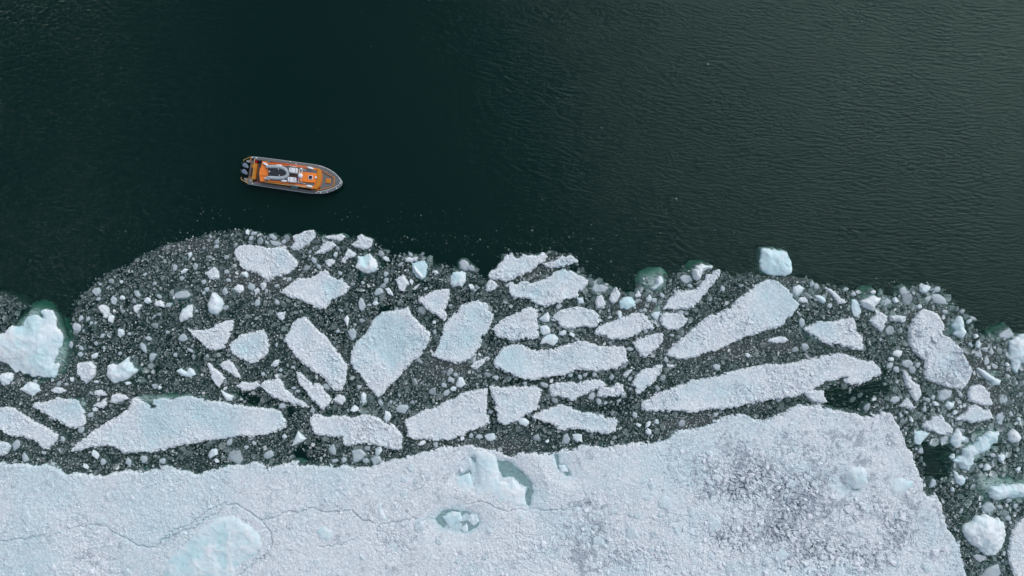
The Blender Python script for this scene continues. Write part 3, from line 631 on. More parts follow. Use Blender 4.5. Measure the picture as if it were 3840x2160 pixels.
fl('shark-fin floe', 'floe', 'V', '1480,1010 1560,980 1640,940 1700,900 1750,820 1820,785 1880,800 1950,850 2070,860 2100,920 2135,1020 2050,1045 1940,1040 1860,1060 1790,1080 1720,1060 1640,1030 1540,1030', 'shark-fin shaped floe with long left point, directly under the bell-shaped floe', blue=.2, patch='1810,900,1,.4,.05')
fl('cap-shaped floe', 'floe', 'V', '1000,1140 1050,1070 1130,1010 1220,960 1310,950 1380,990 1420,1060 1470,1120 1525,1200 1460,1220 1370,1240 1280,1230 1200,1200 1100,1170', 'cap-shaped white floe with domed top, lower left of the shark-fin shaped floe', blue=.2)
fl('right edge berg', 'berg', 'D', '2420,760 2480,710 2576,690 2700,690 2700,1050 2560,980 2500,1080 2470,1060 2460,990 2430,920 2440,850', 'pale lumpy iceberg cut off by the right edge of the view', top=.6, blue=.35, facet=1.0)
fl('ghost berg', 'clear', 'D', '2320,680 2380,640 2430,620 2480,680 2460,710 2400,730 2330,720', 'misty blue half-drowned lump at the water edge above the lumpy right edge iceberg', top=.1, grey=-.7, foot=('D', '2270,700 2340,640 2430,605 2500,680 2460,740 2330,750', .3))
fl('ridge growler', 'berg', 'V', '1860,250 1890,235 1980,270 2060,330 2140,390 2230,430 2200,500 2100,510 2090,450 2010,420 1930,350', 'long pale ridge of ice slanting down-right above the bell-shaped floe', top=.4, blue=.4, ragged=.12, foot=('V', '1850,230 1990,210 2230,300 2260,440 2160,500 2000,430', .3))
fl('sea-green berg', 'berg', 'H', '1900,260 1890,330 1830,370 1780,430 1700,470 1690,520 1640,575 1590,560 1530,500 1600,460 1610,400 1690,370 1740,300 1810,270', 'elongated sea-green and white iceberg slanting up-right with teal water around it', top=.7, blue=.55, facet=1.2, foot=('H', '1580,400 1680,260 1840,190 1940,220 1940,350 1830,490 1720,560 1600,590 1520,510', .5))
fl('turquoise berg', 'berg', 'H', '1820,710 1950,700 2108,690 2240,690 2240,790 2050,800 1960,800 1890,830 1830,800', 'turquoise iceberg with white shelf and glowing underwater body at the right edge', top=.7, blue=.6, facet=1.2, foot=('H', '1690,640 1760,590 1900,600 2010,625 2240,650 2240,830 1950,870 1800,840 1700,760', .35, -.05))
fl('big round berg', 'berg', 'H', '1620,1040 1700,1000 1720,960 1800,945 1860,985 1900,975 1950,1010 1945,1060 1955,1110 1940,1170 1930,1220 1880,1270 1820,1275 1750,1250 1690,1200 1640,1150 1600,1090', 'big rounded white iceberg with a knob at upper right, near the lower right corner', top=1.0, blue=.3, facet=1.4, foot=('H', '1580,1080 1600,1000 1700,950 1800,925 1880,960 1940,1010 1950,1200 1700,1240', .35))
fl('corner floe', 'floe', 'H', '2130,960 2060,1000 2010,1060 1990,1140 1975,1250 1985,1330 2000,1390 2030,1449 2050,1600 2260,1600 2260,960', 'white floe cut by the lower right edge, right of the big rounded iceberg', blue=.3, foot=('H', '2000,1040 2070,970 2150,930 2150,1050', .4))
fl('marble growler', 'berg', 'H', '1980,330 1985,270 2020,235 2060,265 2085,310 2060,350 2010,355', 'small brilliant white round growler near the right edge above the turquoise iceberg', top=.6, blue=-.1, ragged=.08, foot=('H', '1965,330 1975,250 2030,220 2080,280 2090,340 2010,375', .2))
fl('pillow growler', 'berg', 'V', '920,1200 1000,1190 1080,1200 1145,1235 1090,1300 1000,1400 930,1380', 'smooth bluish pillow of ice below the left end of the cap-shaped floe', top=.2, blue=.6, ragged=.1)
fl('feathered growler', 'berg', 'V', '1450,1370 1480,1280 1530,1210 1580,1160 1640,1220 1650,1270 1710,1300 1700,1340 1640,1370 1610,1430 1540,1449', 'white feathered lump with spiky right side, left of the sea-green iceberg', top=.5, blue=.35, ragged=.18)
fl(None, 'clear', 'V', '1310,1300 1400,1250 1460,1290 1440,1390 1380,1410 1320,1370', 'dim underwater lump touching the left side of the white feathered lump', top=0.02, grey=-.4)
fl('diamond chunk', 'berg', 'W', '1510,340 1580,370 1590,410 1650,410 1700,470 1680,540 1620,575 1560,530 1530,450', 'faceted silvery diamond chunk in dark water left of the turquoise iceberg', top=.4, blue=.2, ragged=.04, mat='clearish')
fl('grey disc chunk', 'clear', 'W', '1950,880 2010,830 2090,830 2140,890 2100,960 2010,980 1950,950', 'grey oval disc of clear ice above the big rounded iceberg', top=.25, grey=-.1)
fl(None, 'clear', 'W', '1160,560 1190,480 1240,490 1260,550 1210,590 1150,610', 'pale boot-like chunk close beside the right shore of the pack ice sheet', top=.2, grey=-.5)
fl('pyramid chunk', 'berg', 'F', '290,385 345,255 415,320 380,345', 'clean white pyramid of ice above the black pool left of the caterpillar-like floe', top=.45, blue=.2, ragged=.02)
fl(None, 'clear', 'F', '780,420 860,400 915,450 860,500 800,525', 'streaky translucent triangle below the caterpillar-like floe', top=.12, grey=-.6)
fl(None, 'clear', 'F', '945,490 980,455 1020,465 1040,505 970,535', 'pale pentagonal chunk resting against the pack ice shore below the caterpillar-like floe', top=.15, grey=-.7)
fl('mist lump', 'clear', 'V', '1270,690 1310,590 1400,550 1500,590 1490,690 1400,740 1300,740', 'misty pale blue lump beneath the seal-shaped floe', top=.1, grey=-.8)
fl(None, 'berg', 'V', '1380,820 1430,740 1490,770 1520,740 1520,820 1450,870', 'small ribbed white lump just under the misty pale blue lump', top=.3, blue=.3, ragged=.08)
fl(None, 'clear', 'V', '560,740 590,680 660,665 710,690 700,740 620,775', 'grey pebble-like slab in the dark slush left of the carrot-shaped floe', top=.1, grey=-.1)
fl('blue pane', 'clear', 'V', '2200,640 2340,620 2350,720 2300,800 2220,800 2190,720', 'pale blue drowned pane of ice right of the bell-shaped floe', top=.03, grey=-.8)
fl(None, 'clear', 'V', '2150,1000 2180,930 2260,900 2290,1000 2250,1110 2180,1090', 'pale blue drowned teardrop of ice right of the shark-fin shaped floe', top=.03, grey=-.8)
fl(None, 'berg', 'A', '1775,1050 1820,1020 1880,1060 1900,1010 1940,1030 1980,1090 1920,1115 1830,1100', 'small butterfly-like lump with a white ridge, upper left of the narrow dagger-like floe', top=.25, blue=.5, ragged=.1)
fl(None, 'floe', 'A', '2380,1200 2430,1160 2530,1170 2576,1150 2620,1200 2540,1240 2440,1250', 'small crumbly crescent floe above the dark lead beside the feather-like floe', blue=.15, top=.15, grey=.1)
fl(None, 'berg', 'A', '2220,1240 2290,1280 2350,1300 2330,1350 2280,1350 2240,1290', 'small cream-coloured spur touching the top of the whale-shaped floe', top=.3, blue=.3, ragged=.05)
fl(None, 'floe', 'B', '765,1340 830,1280 890,1300 910,1340 860,1395 810,1370', 'small pale polygon floe below the lower tip of the long leaning slab', blue=.3, top=.15)
fl(None, 'berg', 'B', '880,530 915,490 935,520 930,560 920,605', 'tiny white fang of ice between the leaning slab and the egg-shaped floe', top=.25, blue=0, ragged=.03)
fl(None, 'floe', 'B', '205,470 295,455 290,510 265,560 230,530', 'small white guitar-pick floe left of the top of the long leaning slab', blue=.05, top=.2)
fl(None, 'floe', 'B', '145,1000 190,940 235,925 230,990 190,1010', 'small white fin between the round blue-centred floe and the long leaning slab', blue=.05, top=.2)
fl(None, 'berg', 'B', '1055,1280 1080,1260 1110,1290 1105,1340 1075,1385 1055,1330', 'small carrot-like pale chunk left of the foot of the egg-shaped floe', top=.25, blue=.2, ragged=.04)
fl(None, 'clear', 'B', '920,650 980,620 1010,660 1000,720 960,750', 'blue-grey diamond chunk tucked at the upper left of the egg-shaped floe', top=.1, grey=-.5)
fl(None, 'floe', 'B', '2155,1000 2200,960 2280,920 2330,910 2300,970 2220,1030 2170,1020', 'small crumbly strip at the lower right of the pale oval slab', blue=.15, top=.2)
fl(None, 'floe', 'C', '1110,1090 1160,1040 1240,1000 1240,1030 1190,1080 1130,1110', 'small pinkish splinter floe left of the mitten-shaped floe', blue=0, top=.2)
fl(None, 'floe', 'C', '1560,985 1660,975 1670,1000 1600,1025 1560,1010', 'thin white splinter lying just right of the mitten-shaped floe tip', blue=0, top=.15)
fl(None, 'floe', 'D', '0,720 60,715 180,700 215,740 170,765 80,765 0,760', 'small bone-shaped white floe between the giant diagonal floe and the plank-like strip', blue=.05, top=.2)
fl(None, 'berg', 'X', '1040,840 1080,800 1140,790 1170,830 1160,900 1100,870', 'small cracked pale dome against the lower left side of the bat-shaped floe', top=.35, blue=.2, ragged=.05, foot=('X', '1120,780 1220,800 1190,870 1130,900', .2))
fl(None, 'berg', 'X', '940,1060 1010,990 1090,1010 1100,1080 1040,1130 980,1100', 'white peaked chunk with pale skirt right above the thumb-shaped growler', top=.35, blue=.1, ragged=.05, foot=('X', '880,1060 960,1000 1080,1000 1110,1120 1000,1150 920,1130', .2))
fl(None, 'floe', 'X', '1250,1080 1310,1050 1350,1070 1330,1110 1280,1145', 'small white lump left of the kite-shaped floe point, lower of two', blue=0, top=.25)
fl(None, 'floe', 'X', '1340,970 1400,950 1440,980 1430,1040 1380,1080 1350,1020', 'small pinkish lump left of the kite-shaped floe point, upper of two', blue=0, top=.25)
fl(None, 'berg', 'X', '250,520 310,500 320,550 280,600', 'tiny white tooth of ice in the upper left slush shore', top=.25, blue=0, ragged=.03)
fl(None, 'clear', 'X', '1500,330 1600,340 1670,380 1600,420 1520,390', 'grey-green slab above the right shoulder of the bat-shaped floe', top=.08, grey=0)
fl(None, 'floe', 'T', '165,840 210,770 260,830 250,870 180,860', 'small white peaked chunk right of the glowing blue growler', blue=.05, top=.25)
fl('smoky slab', 'clear', 'S', '1665,740 1720,660 1850,660 1940,720 1900,800 1740,800', 'large smoky grey translucent slab right of the moth-like floe', top=.06, grey=-.4)
fl(None, 'clear', 'T', '830,560 900,520 1000,540 1040,600 960,660 890,650', 'smoky striped slab left of the snow-capped crooked growler', top=.06, grey=-.2)

# hand-surveyed brash chunks: crop, then x,y,r with optional tone w (white) or d (dark)
CH = {
'P': '1380,120,38 1935,180,50 1440,210,28w 1530,250,45 870,210,55 1030,230,30w 710,265,32 825,315,32 680,490,38 1260,410,65 1215,520,45 1420,520,55w 1595,450,45 1050,675,42 1290,745,40 1595,720,38 1515,760,38 1530,890,70 2270,225,45 2315,340,45 2270,400,35 415,780,50 525,790,38 570,850,35 635,850,30 880,790,55w 450,970,32 735,1045,45 1020,1000,65w 1145,1015,35 1430,1085,50 1360,1230,80 1490,1365,80 640,1160,40 420,1230,45 765,1230,32 405,1330,52 630,1340,55w 1720,990,35 1960,1080,85 2060,1260,50 2110,1360,45 1840,1330,50 2155,670,32 1350,815,30 1295,870,28w 1005,1310,35 2540,370,25 1740,580,55 1040,470,45w',
'X': '690,420,45 840,580,45d 500,440,35 1260,220,50 1210,300,45 1540,270,60 1350,340,60 1750,290,55 1710,350,45 1450,360,35 600,270,40 700,350,40 60,740,55 370,730,55 165,905,50 545,1065,50 875,930,45 1220,1020,70 820,1100,60 1600,1010,42 1790,910,38 1310,1265,65 1600,1260,55 830,1340,50 1450,1090,35 500,960,45 2160,620,60 2240,730,45 2060,740,60 2100,500,35 850,800,45 1160,205,40w 200,800,50w',
'R': '270,450,50 235,540,45w 300,820,40 295,720,28 240,705,28 1000,610,50w 930,530,60 1000,830,45 995,940,55 950,1010,60 1050,1110,60w 830,1280,45w 740,1300,38 650,970,35 1365,540,40 1440,570,30 1215,690,45 1590,1060,35 1660,1050,25 1380,955,40w 2280,1020,50w 2370,1035,40d 2340,1080,40 2240,960,28 2370,1140,28 2015,1290,30 1960,1310,32 1540,1380,80d 490,990,40 410,720,30 1660,770,30 315,1385,35',
'B': '850,440,22 1135,385,25 1200,340,30 210,355,32 210,190,28 335,125,22 1065,540,32 1790,560,25w 1795,660,28 1640,945,38 820,650,25 205,790,22 245,1040,25 370,1015,22 1950,1060,40 2005,1090,30 1890,1060,28 2060,1170,50w 1960,1140,42 1890,1190,30 1780,1250,50d 1910,1270,38 1985,1230,35w 1255,1370,38 1470,1400,50 1355,1365,25 1570,1370,28 2410,1120,38 2330,1090,35 1040,1210,30 420,1255,22 380,1220,25 720,1210,40 70,1080,30 30,360,35 65,190,35w',
'C': '690,340,42w 880,210,80 1265,275,28w 1790,190,28 1380,320,35w 1430,340,35 1510,290,35 2310,190,28 2120,220,28 1340,440,28 510,670,35w 605,685,30w 650,730,25 980,510,30d 1080,480,35w 1190,830,35 990,770,22 590,1095,28 685,1110,28 735,1090,28 1000,1120,35 830,1085,30 1550,930,32 1515,1120,38 1690,470,40 320,1190,45 130,1180,30 800,1310,48 870,1360,38 940,1370,22 1080,1350,22 430,1350,40 2370,890,28w 2060,1010,45 1120,990,45d 470,400,40d 1610,690,22 1460,1220,35 1190,1130,30d 1310,30,0',
'D': '340,560,52 440,170,35 490,195,35 620,395,30 855,275,30 780,230,30 370,810,48 275,830,38 200,905,20 110,1340,28 1360,250,50 1410,320,80d 1720,320,90 1700,230,40 1570,220,60w 1520,405,32w 1660,410,30 1780,455,40 1950,455,32 2020,550,25w 2060,520,35 1280,340,40w 1230,640,55d 1230,995,40 1290,1035,38 1405,975,60d 1450,1040,55 1510,985,35 1280,1335,48 1240,930,28w 1780,1280,70w 1830,1380,45 1600,1340,38 2110,780,42w 2030,780,25w 2090,700,28w 2180,830,40 2250,850,35 2540,1290,30 2370,1320,50 1660,1320,30 1200,1410,25 1000,1410,45 2120,880,45d 2200,960,45d',
'V': '1150,740,40 1080,860,45 800,910,32 720,960,42 1440,960,38 1500,1090,32 1620,640,45 1600,760,40d 490,840,35 410,880,32 240,830,60 395,690,28 1530,910,40w 2170,580,30 2490,1010,35w 2380,940,45 2320,190,40w 870,1020,40w 1240,780,45w 2010,180,60d 2140,220,60d',
'W': '1020,50,55 1100,100,30 1490,790,30 1370,470,28 1490,130,45w 2010,290,60w 2230,150,60w 2100,110,50 2480,320,40w 2340,1060,55 1630,950,50 2210,890,55d 2450,880,50 1540,1230,40d 2370,1130,35 1600,1420,40 1870,700,18 1490,620,38w 1930,270,50d 2350,780,60',
'H': '1845,1420,90 1740,1300,50d 1560,70,0',
'Q': '1070,140,55 1095,660,40w 1450,690,35w 1935,710,40w 1380,865,40 2340,760,60d 2410,780,35w 890,720,55 1005,730,35 790,670,40 1225,1405,70 1370,1190,60 1440,1110,40w 1230,840,30 530,690,40',
'E': '785,445,38w 710,545,25w 1190,490,38 1340,500,38 1060,510,40 1755,440,42w 1950,470,70 1785,500,20w 1890,345,40 130,375,45 210,475,40 360,435,25 515,320,28 850,510,35 2030,390,25 2090,355,20',
'F': '630,410,45 650,500,28 725,490,32 905,500,32 915,395,28 1010,420,35w 235,300,22w 110,450,50 1200,80,55 1085,140,45w 810,70,35w 465,85,30 1480,370,30 1840,305,30 1925,310,40w 1930,100,25 1700,315,22w 1365,355,28w 1770,290,25 215,50,35',
'G': '1120,200,28w 1190,180,22w 1040,205,22w 1125,260,28w 1010,125,30 840,310,22 440,320,45 200,310,35 290,340,18w 540,310,45w 1400,190,35 1680,120,25 580,150,0 90,180,45w',
}

FEET = []
FLOE_POLYS = []        # outlines in metres, for keeping loose brash off them
LAND = []              # (handle, x, y, approx radius)

def patch_list(view, s):
    out = []
    for t in (s or '').split(';'):
        if t:
            a = [float(v) for v in t.split(',')]
            x, y = at(view, a[0], a[1]); out.append((x, y, a[2], a[3], a[4]))
    return out

for n, (handle, kind, view, txt, label, kw) in enumerate(F):
    top = kw.get('top', .3)
    poly = pts(view, txt, .1 if kind != 'berg' else top * .25)
    cx, cy = poly.mean(0)
    R = math.sqrt(((poly - (cx, cy)) ** 2).sum(1).mean())
    FLOE_POLYS.append(poly)
    if handle: LAND.append((handle, cx, cy, R))
    pl = patch_list(view, kw.get('patch'))
    if kind == 'floe':
        small = R < 1.4
        if R > 1.5:
            pr = random.Random(n)
            for _ in range(int(R * 2.2)):
                u, v = pr.uniform(-1, 1) * R * 1.4, pr.uniform(-1, 1) * R * .8
                pl.append((cx + u, cy + v, pr.uniform(.25, .8), pr.uniform(-.25, .25), pr.uniform(-.05, .03)))
        fn = floe_fn(top, kw.get('cell', .42 if not small else .3), kw.get('amp', .13 if not small else .09), kw.get('blue', .15), n, pl, .32 if not small else .16)
        if kw.get('grey'):
            f0 = fn; gk = kw['grey']
            fn = (lambda f0, gk: (lambda x, y, d: (lambda r: (r[0], r[1], r[2] + gk))(f0(x, y, d))))(f0, gk)
        o = field('ice_floe', poly, .075 if R > 1.6 else .055, fn, M_SNOW, margin=.10)
        tag(o, label, 'ice floe', 'snow-covered ice floes drifting in the slush')
    elif kind == 'berg':
        fn = berg_fn(top, kw.get('blue', .3), n, kw.get('facet', .9), pl, kw.get('ragged', .3))
        foot = kw.get('foot')
        name = 'iceberg' if R > 1.5 else 'growler'
        if foot or kw.get('ridge'):
            root = bpy.data.objects.new(name, None); COL.objects.link(root); root.location = (cx, cy, 0)
            field('ice_mass', poly, .09 if R > 1 else .06, fn, M_BERG, parent=root, origin=(cx, cy), smooth=True, depth=-1.3)
            o = root
            if kw.get('ridge'):
                rp = pts(kw['ridge'][0], kw['ridge'][1], .4)
                field('ridge', rp, .06, berg_fn(.55, -.2, n + 50, .5, (), .06), M_BERG, parent=root, origin=(cx, cy), smooth=True)
        else:
            o = field(name, poly, .09 if R > 1 else .05, fn, M_BERG, smooth=True, depth=-1.3)
        tag(o, label, 'iceberg' if name == 'iceberg' else 'growler', 'icebergs and growlers among the floes')
    else:
        o = field('ice_slab', poly, .06, clear_fn(top, n, kw.get('grey', .2)), M_CLEAR, margin=.3, smooth=True)
        tag(o, label, 'ice slab', 'clear ice slabs among the floes')
    foot = kw.get('foot')
    if foot:
        fp = pts(foot[0], foot[1]); FEET.append(fp)
        z0 = foot[3] if len(foot) > 3 else -.06
        if o.type == 'MESH':        # the drowned skirt is a part of its floe
            me = o.data
        org = (o.location.x, o.location.y)
        field('drowned_foot', fp, .2, foot_fn(z0, foot[2], n), M_FOOT, margin=.5, parent=o, origin=org, smooth=True, depth=-2.4)

def chain(*segs):
    return np.concatenate([pts(v, t) for v, t in segs])

SHORE = chain(('E', '-650,500 -300,520 0,515 130,525 280,525 380,530 440,520 490,555 520,590 600,600 700,605 850,620 930,600 1000,585 1100,575 1200,575 1260,560 1340,550 1430,555 1550,575 1640,605 1700,595 1780,570 1850,545 1950,535 2040,515 2108,505'),
    ('F', '30,505 60,540 100,560 170,545 250,505 350,505 360,530 430,535 580,530 700,535 800,545 880,548 980,530 1060,500 1180,475 1320,450 1440,415 1560,385 1680,370 1780,365 1860,390 1940,415 2000,415 2060,445 2108,450'),
    ('G', '70,425 180,430 300,440 400,410 500,395 600,365 720,375 820,380 900,355 1020,355 1150,345 1260,310 1330,265 1460,240 1580,215 1680,155 1780,125 1880,115 1960,125 2010,160 2108,150'),
    ('H', '20,140 120,95 220,50 350,35 480,60 600,95 700,110 790,125 880,115 1010,100 1050,190 1110,290 1140,370 1190,450 1210,540 1260,630 1290,740 1310,790 1390,795 1420,860 1420,920 1460,960 1480,1030 1530,1100 1570,1190 1580,1270 1610,1360 1640,1449 1665,1560 1700,1750 1740,2000'))
sheet_poly = np.concatenate([SHORE, pts('O', '2700,1449', 0)[:0], np.array([[SHORE[-1, 0], -42.0], [SHORE[0, 0], -42.0]])])
FLOE_POLYS.append(sheet_poly)

CRACK1 = pts('O', '-200,1366 0,1360.6 55,1354 110,1345 147,1342 171,1328 202,1324 235,1319 269,1324 284,1336 324,1354 345,1367 382,1376 394,1373 412,1354 440,1345 458,1336 489,1327 519,1302 550,1287 571,1269 596,1266 623,1281 644,1296 662,1309 681,1336 687,1360 675,1385 650,1406 625,1425 600,1449 590,1480')
CRACK1B = pts('O', '412,1354 430,1338 452,1326 474,1322 492,1306 510,1292 536,1276 556,1266 571,1262')
CRACK2 = pts('O', '660,1308 696,1299.5 717,1286 745,1286 781,1275 809,1283 827,1287 858,1286 888,1283 905,1300 913,1307 925,1304 940,1315 956,1319 980,1316 1004,1310 1035,1301 1066,1307 1096,1292 1133,1281 1176,1270 1209,1260 1225,1263 1243,1275 1273,1284 1300,1281 1340,1282 1410,1280 1459,1272 1484,1263')
CRACK3 = pts('O', '800,1372 830,1372 856,1369 880,1360 900,1350')
CRACK4 = pts('O', '664,1190 667,1174 664,1165')

POOLS = [pts('O', '1247,1153 1290,1165 1320,1190 1340,1215 1342,1240 1330,1278 1322,1265 1318,1245 1322,1228 1306,1218 1290,1200 1262,1205 1252,1180'),
         pts('O', '1179,1147 1200,1150 1197,1168 1200,1190 1198,1214 1194,1223 1188,1226 1192,1205 1185,1190 1191,1171'),
         pts('O', '1150,1198 1168,1184 1182,1180 1186,1192 1165,1198'),
         pts('O', '1086,1305 1110,1284 1140,1275 1175,1280 1205,1296 1212,1315 1200,1330 1170,1345 1140,1340 1110,1330'),
         pts('O', '1392,1143 1402,1143 1408,1165 1424,1175 1434,1195 1425,1196 1414,1182 1402,1180 1396,1160'),
         pts('O', '2118,1215 2140,1228 2170,1222 2160,1236 2125,1235')]
POOLD = [.07, .09, .02, .01, .08, .02]
EMB = [  # smooth glacier lumps frozen into the sheet
    (pts('O', '395,1500 400,1449 410,1402 440,1372 470,1342 500,1313 540,1287 590,1282 637,1303 668,1332 679,1368 655,1405 615,1430 598,1460 598,1500'), .55, .42),
    (pts('O', '1193,1150 1186,1136 1200,1127 1225,1130 1246,1140 1254,1177 1258,1208 1279,1211 1290,1202 1306,1220 1322,1229 1320,1251 1326,1272 1306,1277 1288,1278 1273,1280 1243,1272 1218,1256 1188,1249 1191,1229 1200,1217 1202,1190'), .3, .3),
    (pts('O', '1136,1220 1148,1202 1182,1188 1190,1217 1182,1249 1157,1248 1133,1241'), .22, .65),
    (pts('O', '946,1244 968,1238 977,1281 989,1312 965,1318 943,1312 937,1281'), .3, .35),
    (pts('O', '2118,1180 2134,1165 2164,1159 2182,1168 2189,1190 2186,1217 2170,1226 2146,1232 2131,1220 2121,1205'), .4, .42),
    (pts('O', '2219,1226 2234,1202 2253,1186 2277,1190 2299,1196 2308,1214 2302,1232 2268,1251 2237,1260'), .35, .38),
    (pts('O', '790,1310 820,1303 850,1320 856,1345 838,1372 800,1368 780,1340'), .25, .35),
    (pts('O', '2325,1248 2345,1246 2352,1270 2345,1282 2330,1280'), .3, .5),
    (pts('O', '1112,1300 1136,1287 1158,1288 1163,1308 1145,1318 1130,1330'), .14, .62),
    (pts('O', '1176,1310 1182,1295 1200,1293 1208,1312 1190,1324'), .10, .6),
    (pts('O', '1158,1330 1175,1316 1179,1338 1164,1344'), .12, .6),
    (pts('O', '1372,1156 1398,1160 1392,1182 1376,1180'), .14, .6),
    (pts('O', '1402,1168 1420,1168 1432,1188 1408,1190'), .14, .6),
]
# zones of loose rubble in dark slush: x, y, rx, ry (metres from crop O), strength
LOOSE = []
for (a, b, rx, ry, s) in [(1880, 1215, 130, 62, .95), (1790, 1235, 70, 40, .7), (2010, 1260, 80, 55, .7), (1960, 1330, 90, 50, .65), (1830, 1350, 110, 40, .6), (2090, 1400, 130, 60, .75), (1400, 1380, 90, 35, .35), (1000, 1360, 70, 40, .35),
                          (1480, 1370, 150, 60, .35), (1650, 1400, 180, 50, .45), (2000, 1140, 60, 40, .4), (1560, 1260, 100, 40, .25), (1720, 1320, 120, 40, .35), (2240, 1340, 50, 60, .45), (1330, 1330, 80, 40, .2), (2150, 1290, 60, 60, .35), (230, 1420, 60, 40, .25)]:
    x, y = at('O', a, b); LOOSE.append((x, y, rx * 1.4907 / PPM, ry * 1.4907 / PPM, s))

def looseness(x, y):
    L = np.zeros(x.shape)
    for (a, b, rx, ry, s) in LOOSE:
        L = np.maximum(L, s * np.exp(-(((x - a) / rx) ** 2 + ((y - b) / ry) ** 2)))
    return sat(L * (.5 + 1.6 * fbm(x, y, 3.2, 61, 4)) + .5 * (fbm(x, y, 5, 63, 4) - .52))

def sheet_fn(x, y, d):
    L = looseness(x, y)
    r, r1, g, i, j = rubble(x, y, .5, .12, 501)
    r2, q1, g2, i2, j2 = rubble(x, y, .22, .07, 540)
    r3, p1, g3, i3, j3 = rubble(x + fbm(x, y, .8, 3) * .5, y, .62, .22, 577)
    dd = d + (rnd(i2, j2, 9) - .5) * .18 + (rnd(i, j, 4) - .5) * .3 + (fbm(x, y, 1.5, 5) - .5) * .5
    rough = .27 + .7 * L + .9 * (fbm(x, y, 4, 21, 4) - .4)
    b = .16 + (fbm(x, y, 7, 9, 4) - .5) * 1.6 + sst(0, -45, x) * .12
    rim = np.exp(-np.clip(dd, 0, 9) / .6)
    up = .36 + (fbm(x, y, 6, 3, 4) - .5) * .35 + (r + r2) * rough + .06 * rim
    # loose rubble: blocks poke out of half drowned slush
    lo = .03 - .15 * sst(.16, .02, g3) * 1.0 + r3 * 1.1 + r2 * .4 + .10
    up = up * (1 - L) + lo * L
    gr = (r1 - .72) * 1.3 + (q1 - .8) * .6 + L * .5 - .25 * rim + (fbm(x, y, 9, 23, 5) - .5) * 1.9 * sst(-30, 10, x) + .02 + .14 * sst(-20, 25, x) + (fbm(x, y, 1.2, 29, 3) - .5) * .5
    # cracks
    wob = (fbm(x, y, .5, 71, 3) - .5) * .45
    for ln, w in ((CRACK1, .035), (CRACK1B, .03), (CRACK2, .035), (CRACK3, .02), (CRACK4, .02)):
        near = ldist(x + wob, y - wob, ln); w = w * (.25 + 1.5 * vnoise(x, y, 1.6, 73))
        k = sst(w + .1, w * .4, near)
        k = k * .55; up = up * (1 - k) + (-.03) * k
        b = b + .12 * sst(.5, .1, near)
    for p, dep in zip(POOLS, POOLD):
        lo_ = p.min(0) - 2.4; hi_ = p.max(0) + 2.4
        m = (x > lo_[0]) & (x < hi_[0]) & (y > lo_[1]) & (y < hi_[1])
        if m.any():
            xs, ys = x[m], y[m]
            q = sdist(xs, ys, p) + (fbm(xs, ys, .7, 81) - .5) * .5
            k2 = sst(-2.0, .1, q); up[m] = up[m] * (1 - .8 * k2) + .05 * k2
            k = sst(-.45, .3, q) ** 1.5
            up[m] = up[m] * (1 - k) + (-dep + (fbm(xs, ys, .9, 84) - .5) * .12) * k
            b[m] = b[m] + k + .35 * k2
    h = np.where(dd > 0, np.where(up > -.6, up * sst(-.05, .3, dd) + .03 * (1 - sst(0, .3, dd)), up), np.maximum(dd * 14, -.9) - .02)
    return h, sat(b), np.clip(gr, -.5, .85)

sheet = bpy.data.objects.new('pack_ice_sheet', None); COL.objects.link(sheet)
tag(sheet, 'vast unbroken sheet of white pack ice along the whole bottom, crossed by thin cracks', 'ice sheet')
field('sheet_ice', sheet_poly, .105, sheet_fn, M_SNOW, parent=sheet, origin=(0, 0))
for n, (p, top, blue) in enumerate(EMB):
    def efn(x, y, d, top=top, blue=blue, n=n):
        h, b, g = berg_fn(top * .8, blue, 900 + n, 1.5, (), .18)(x, y, d)
        h = np.where(h > 0.06, h + (.12 if n in (1, 2) or n > 7 else .32) * sst(-.1, (.45 if n in (1, 2) else 1.3) if n <= 7 else .3, d) * (0.5 if n > 7 else 1), h)
        if n == 0:
            b = sat(b + .5 * sst(.62, .72, fbm(x, y, 1.4, 77, 4)))
        return h, b, g
    field('embedded_ice_lump' if n < 8 else 'ice_plate', p, .1, efn, M_BERG, parent=sheet, origin=(0, 0), smooth=True, margin=.25, depth=-.6)

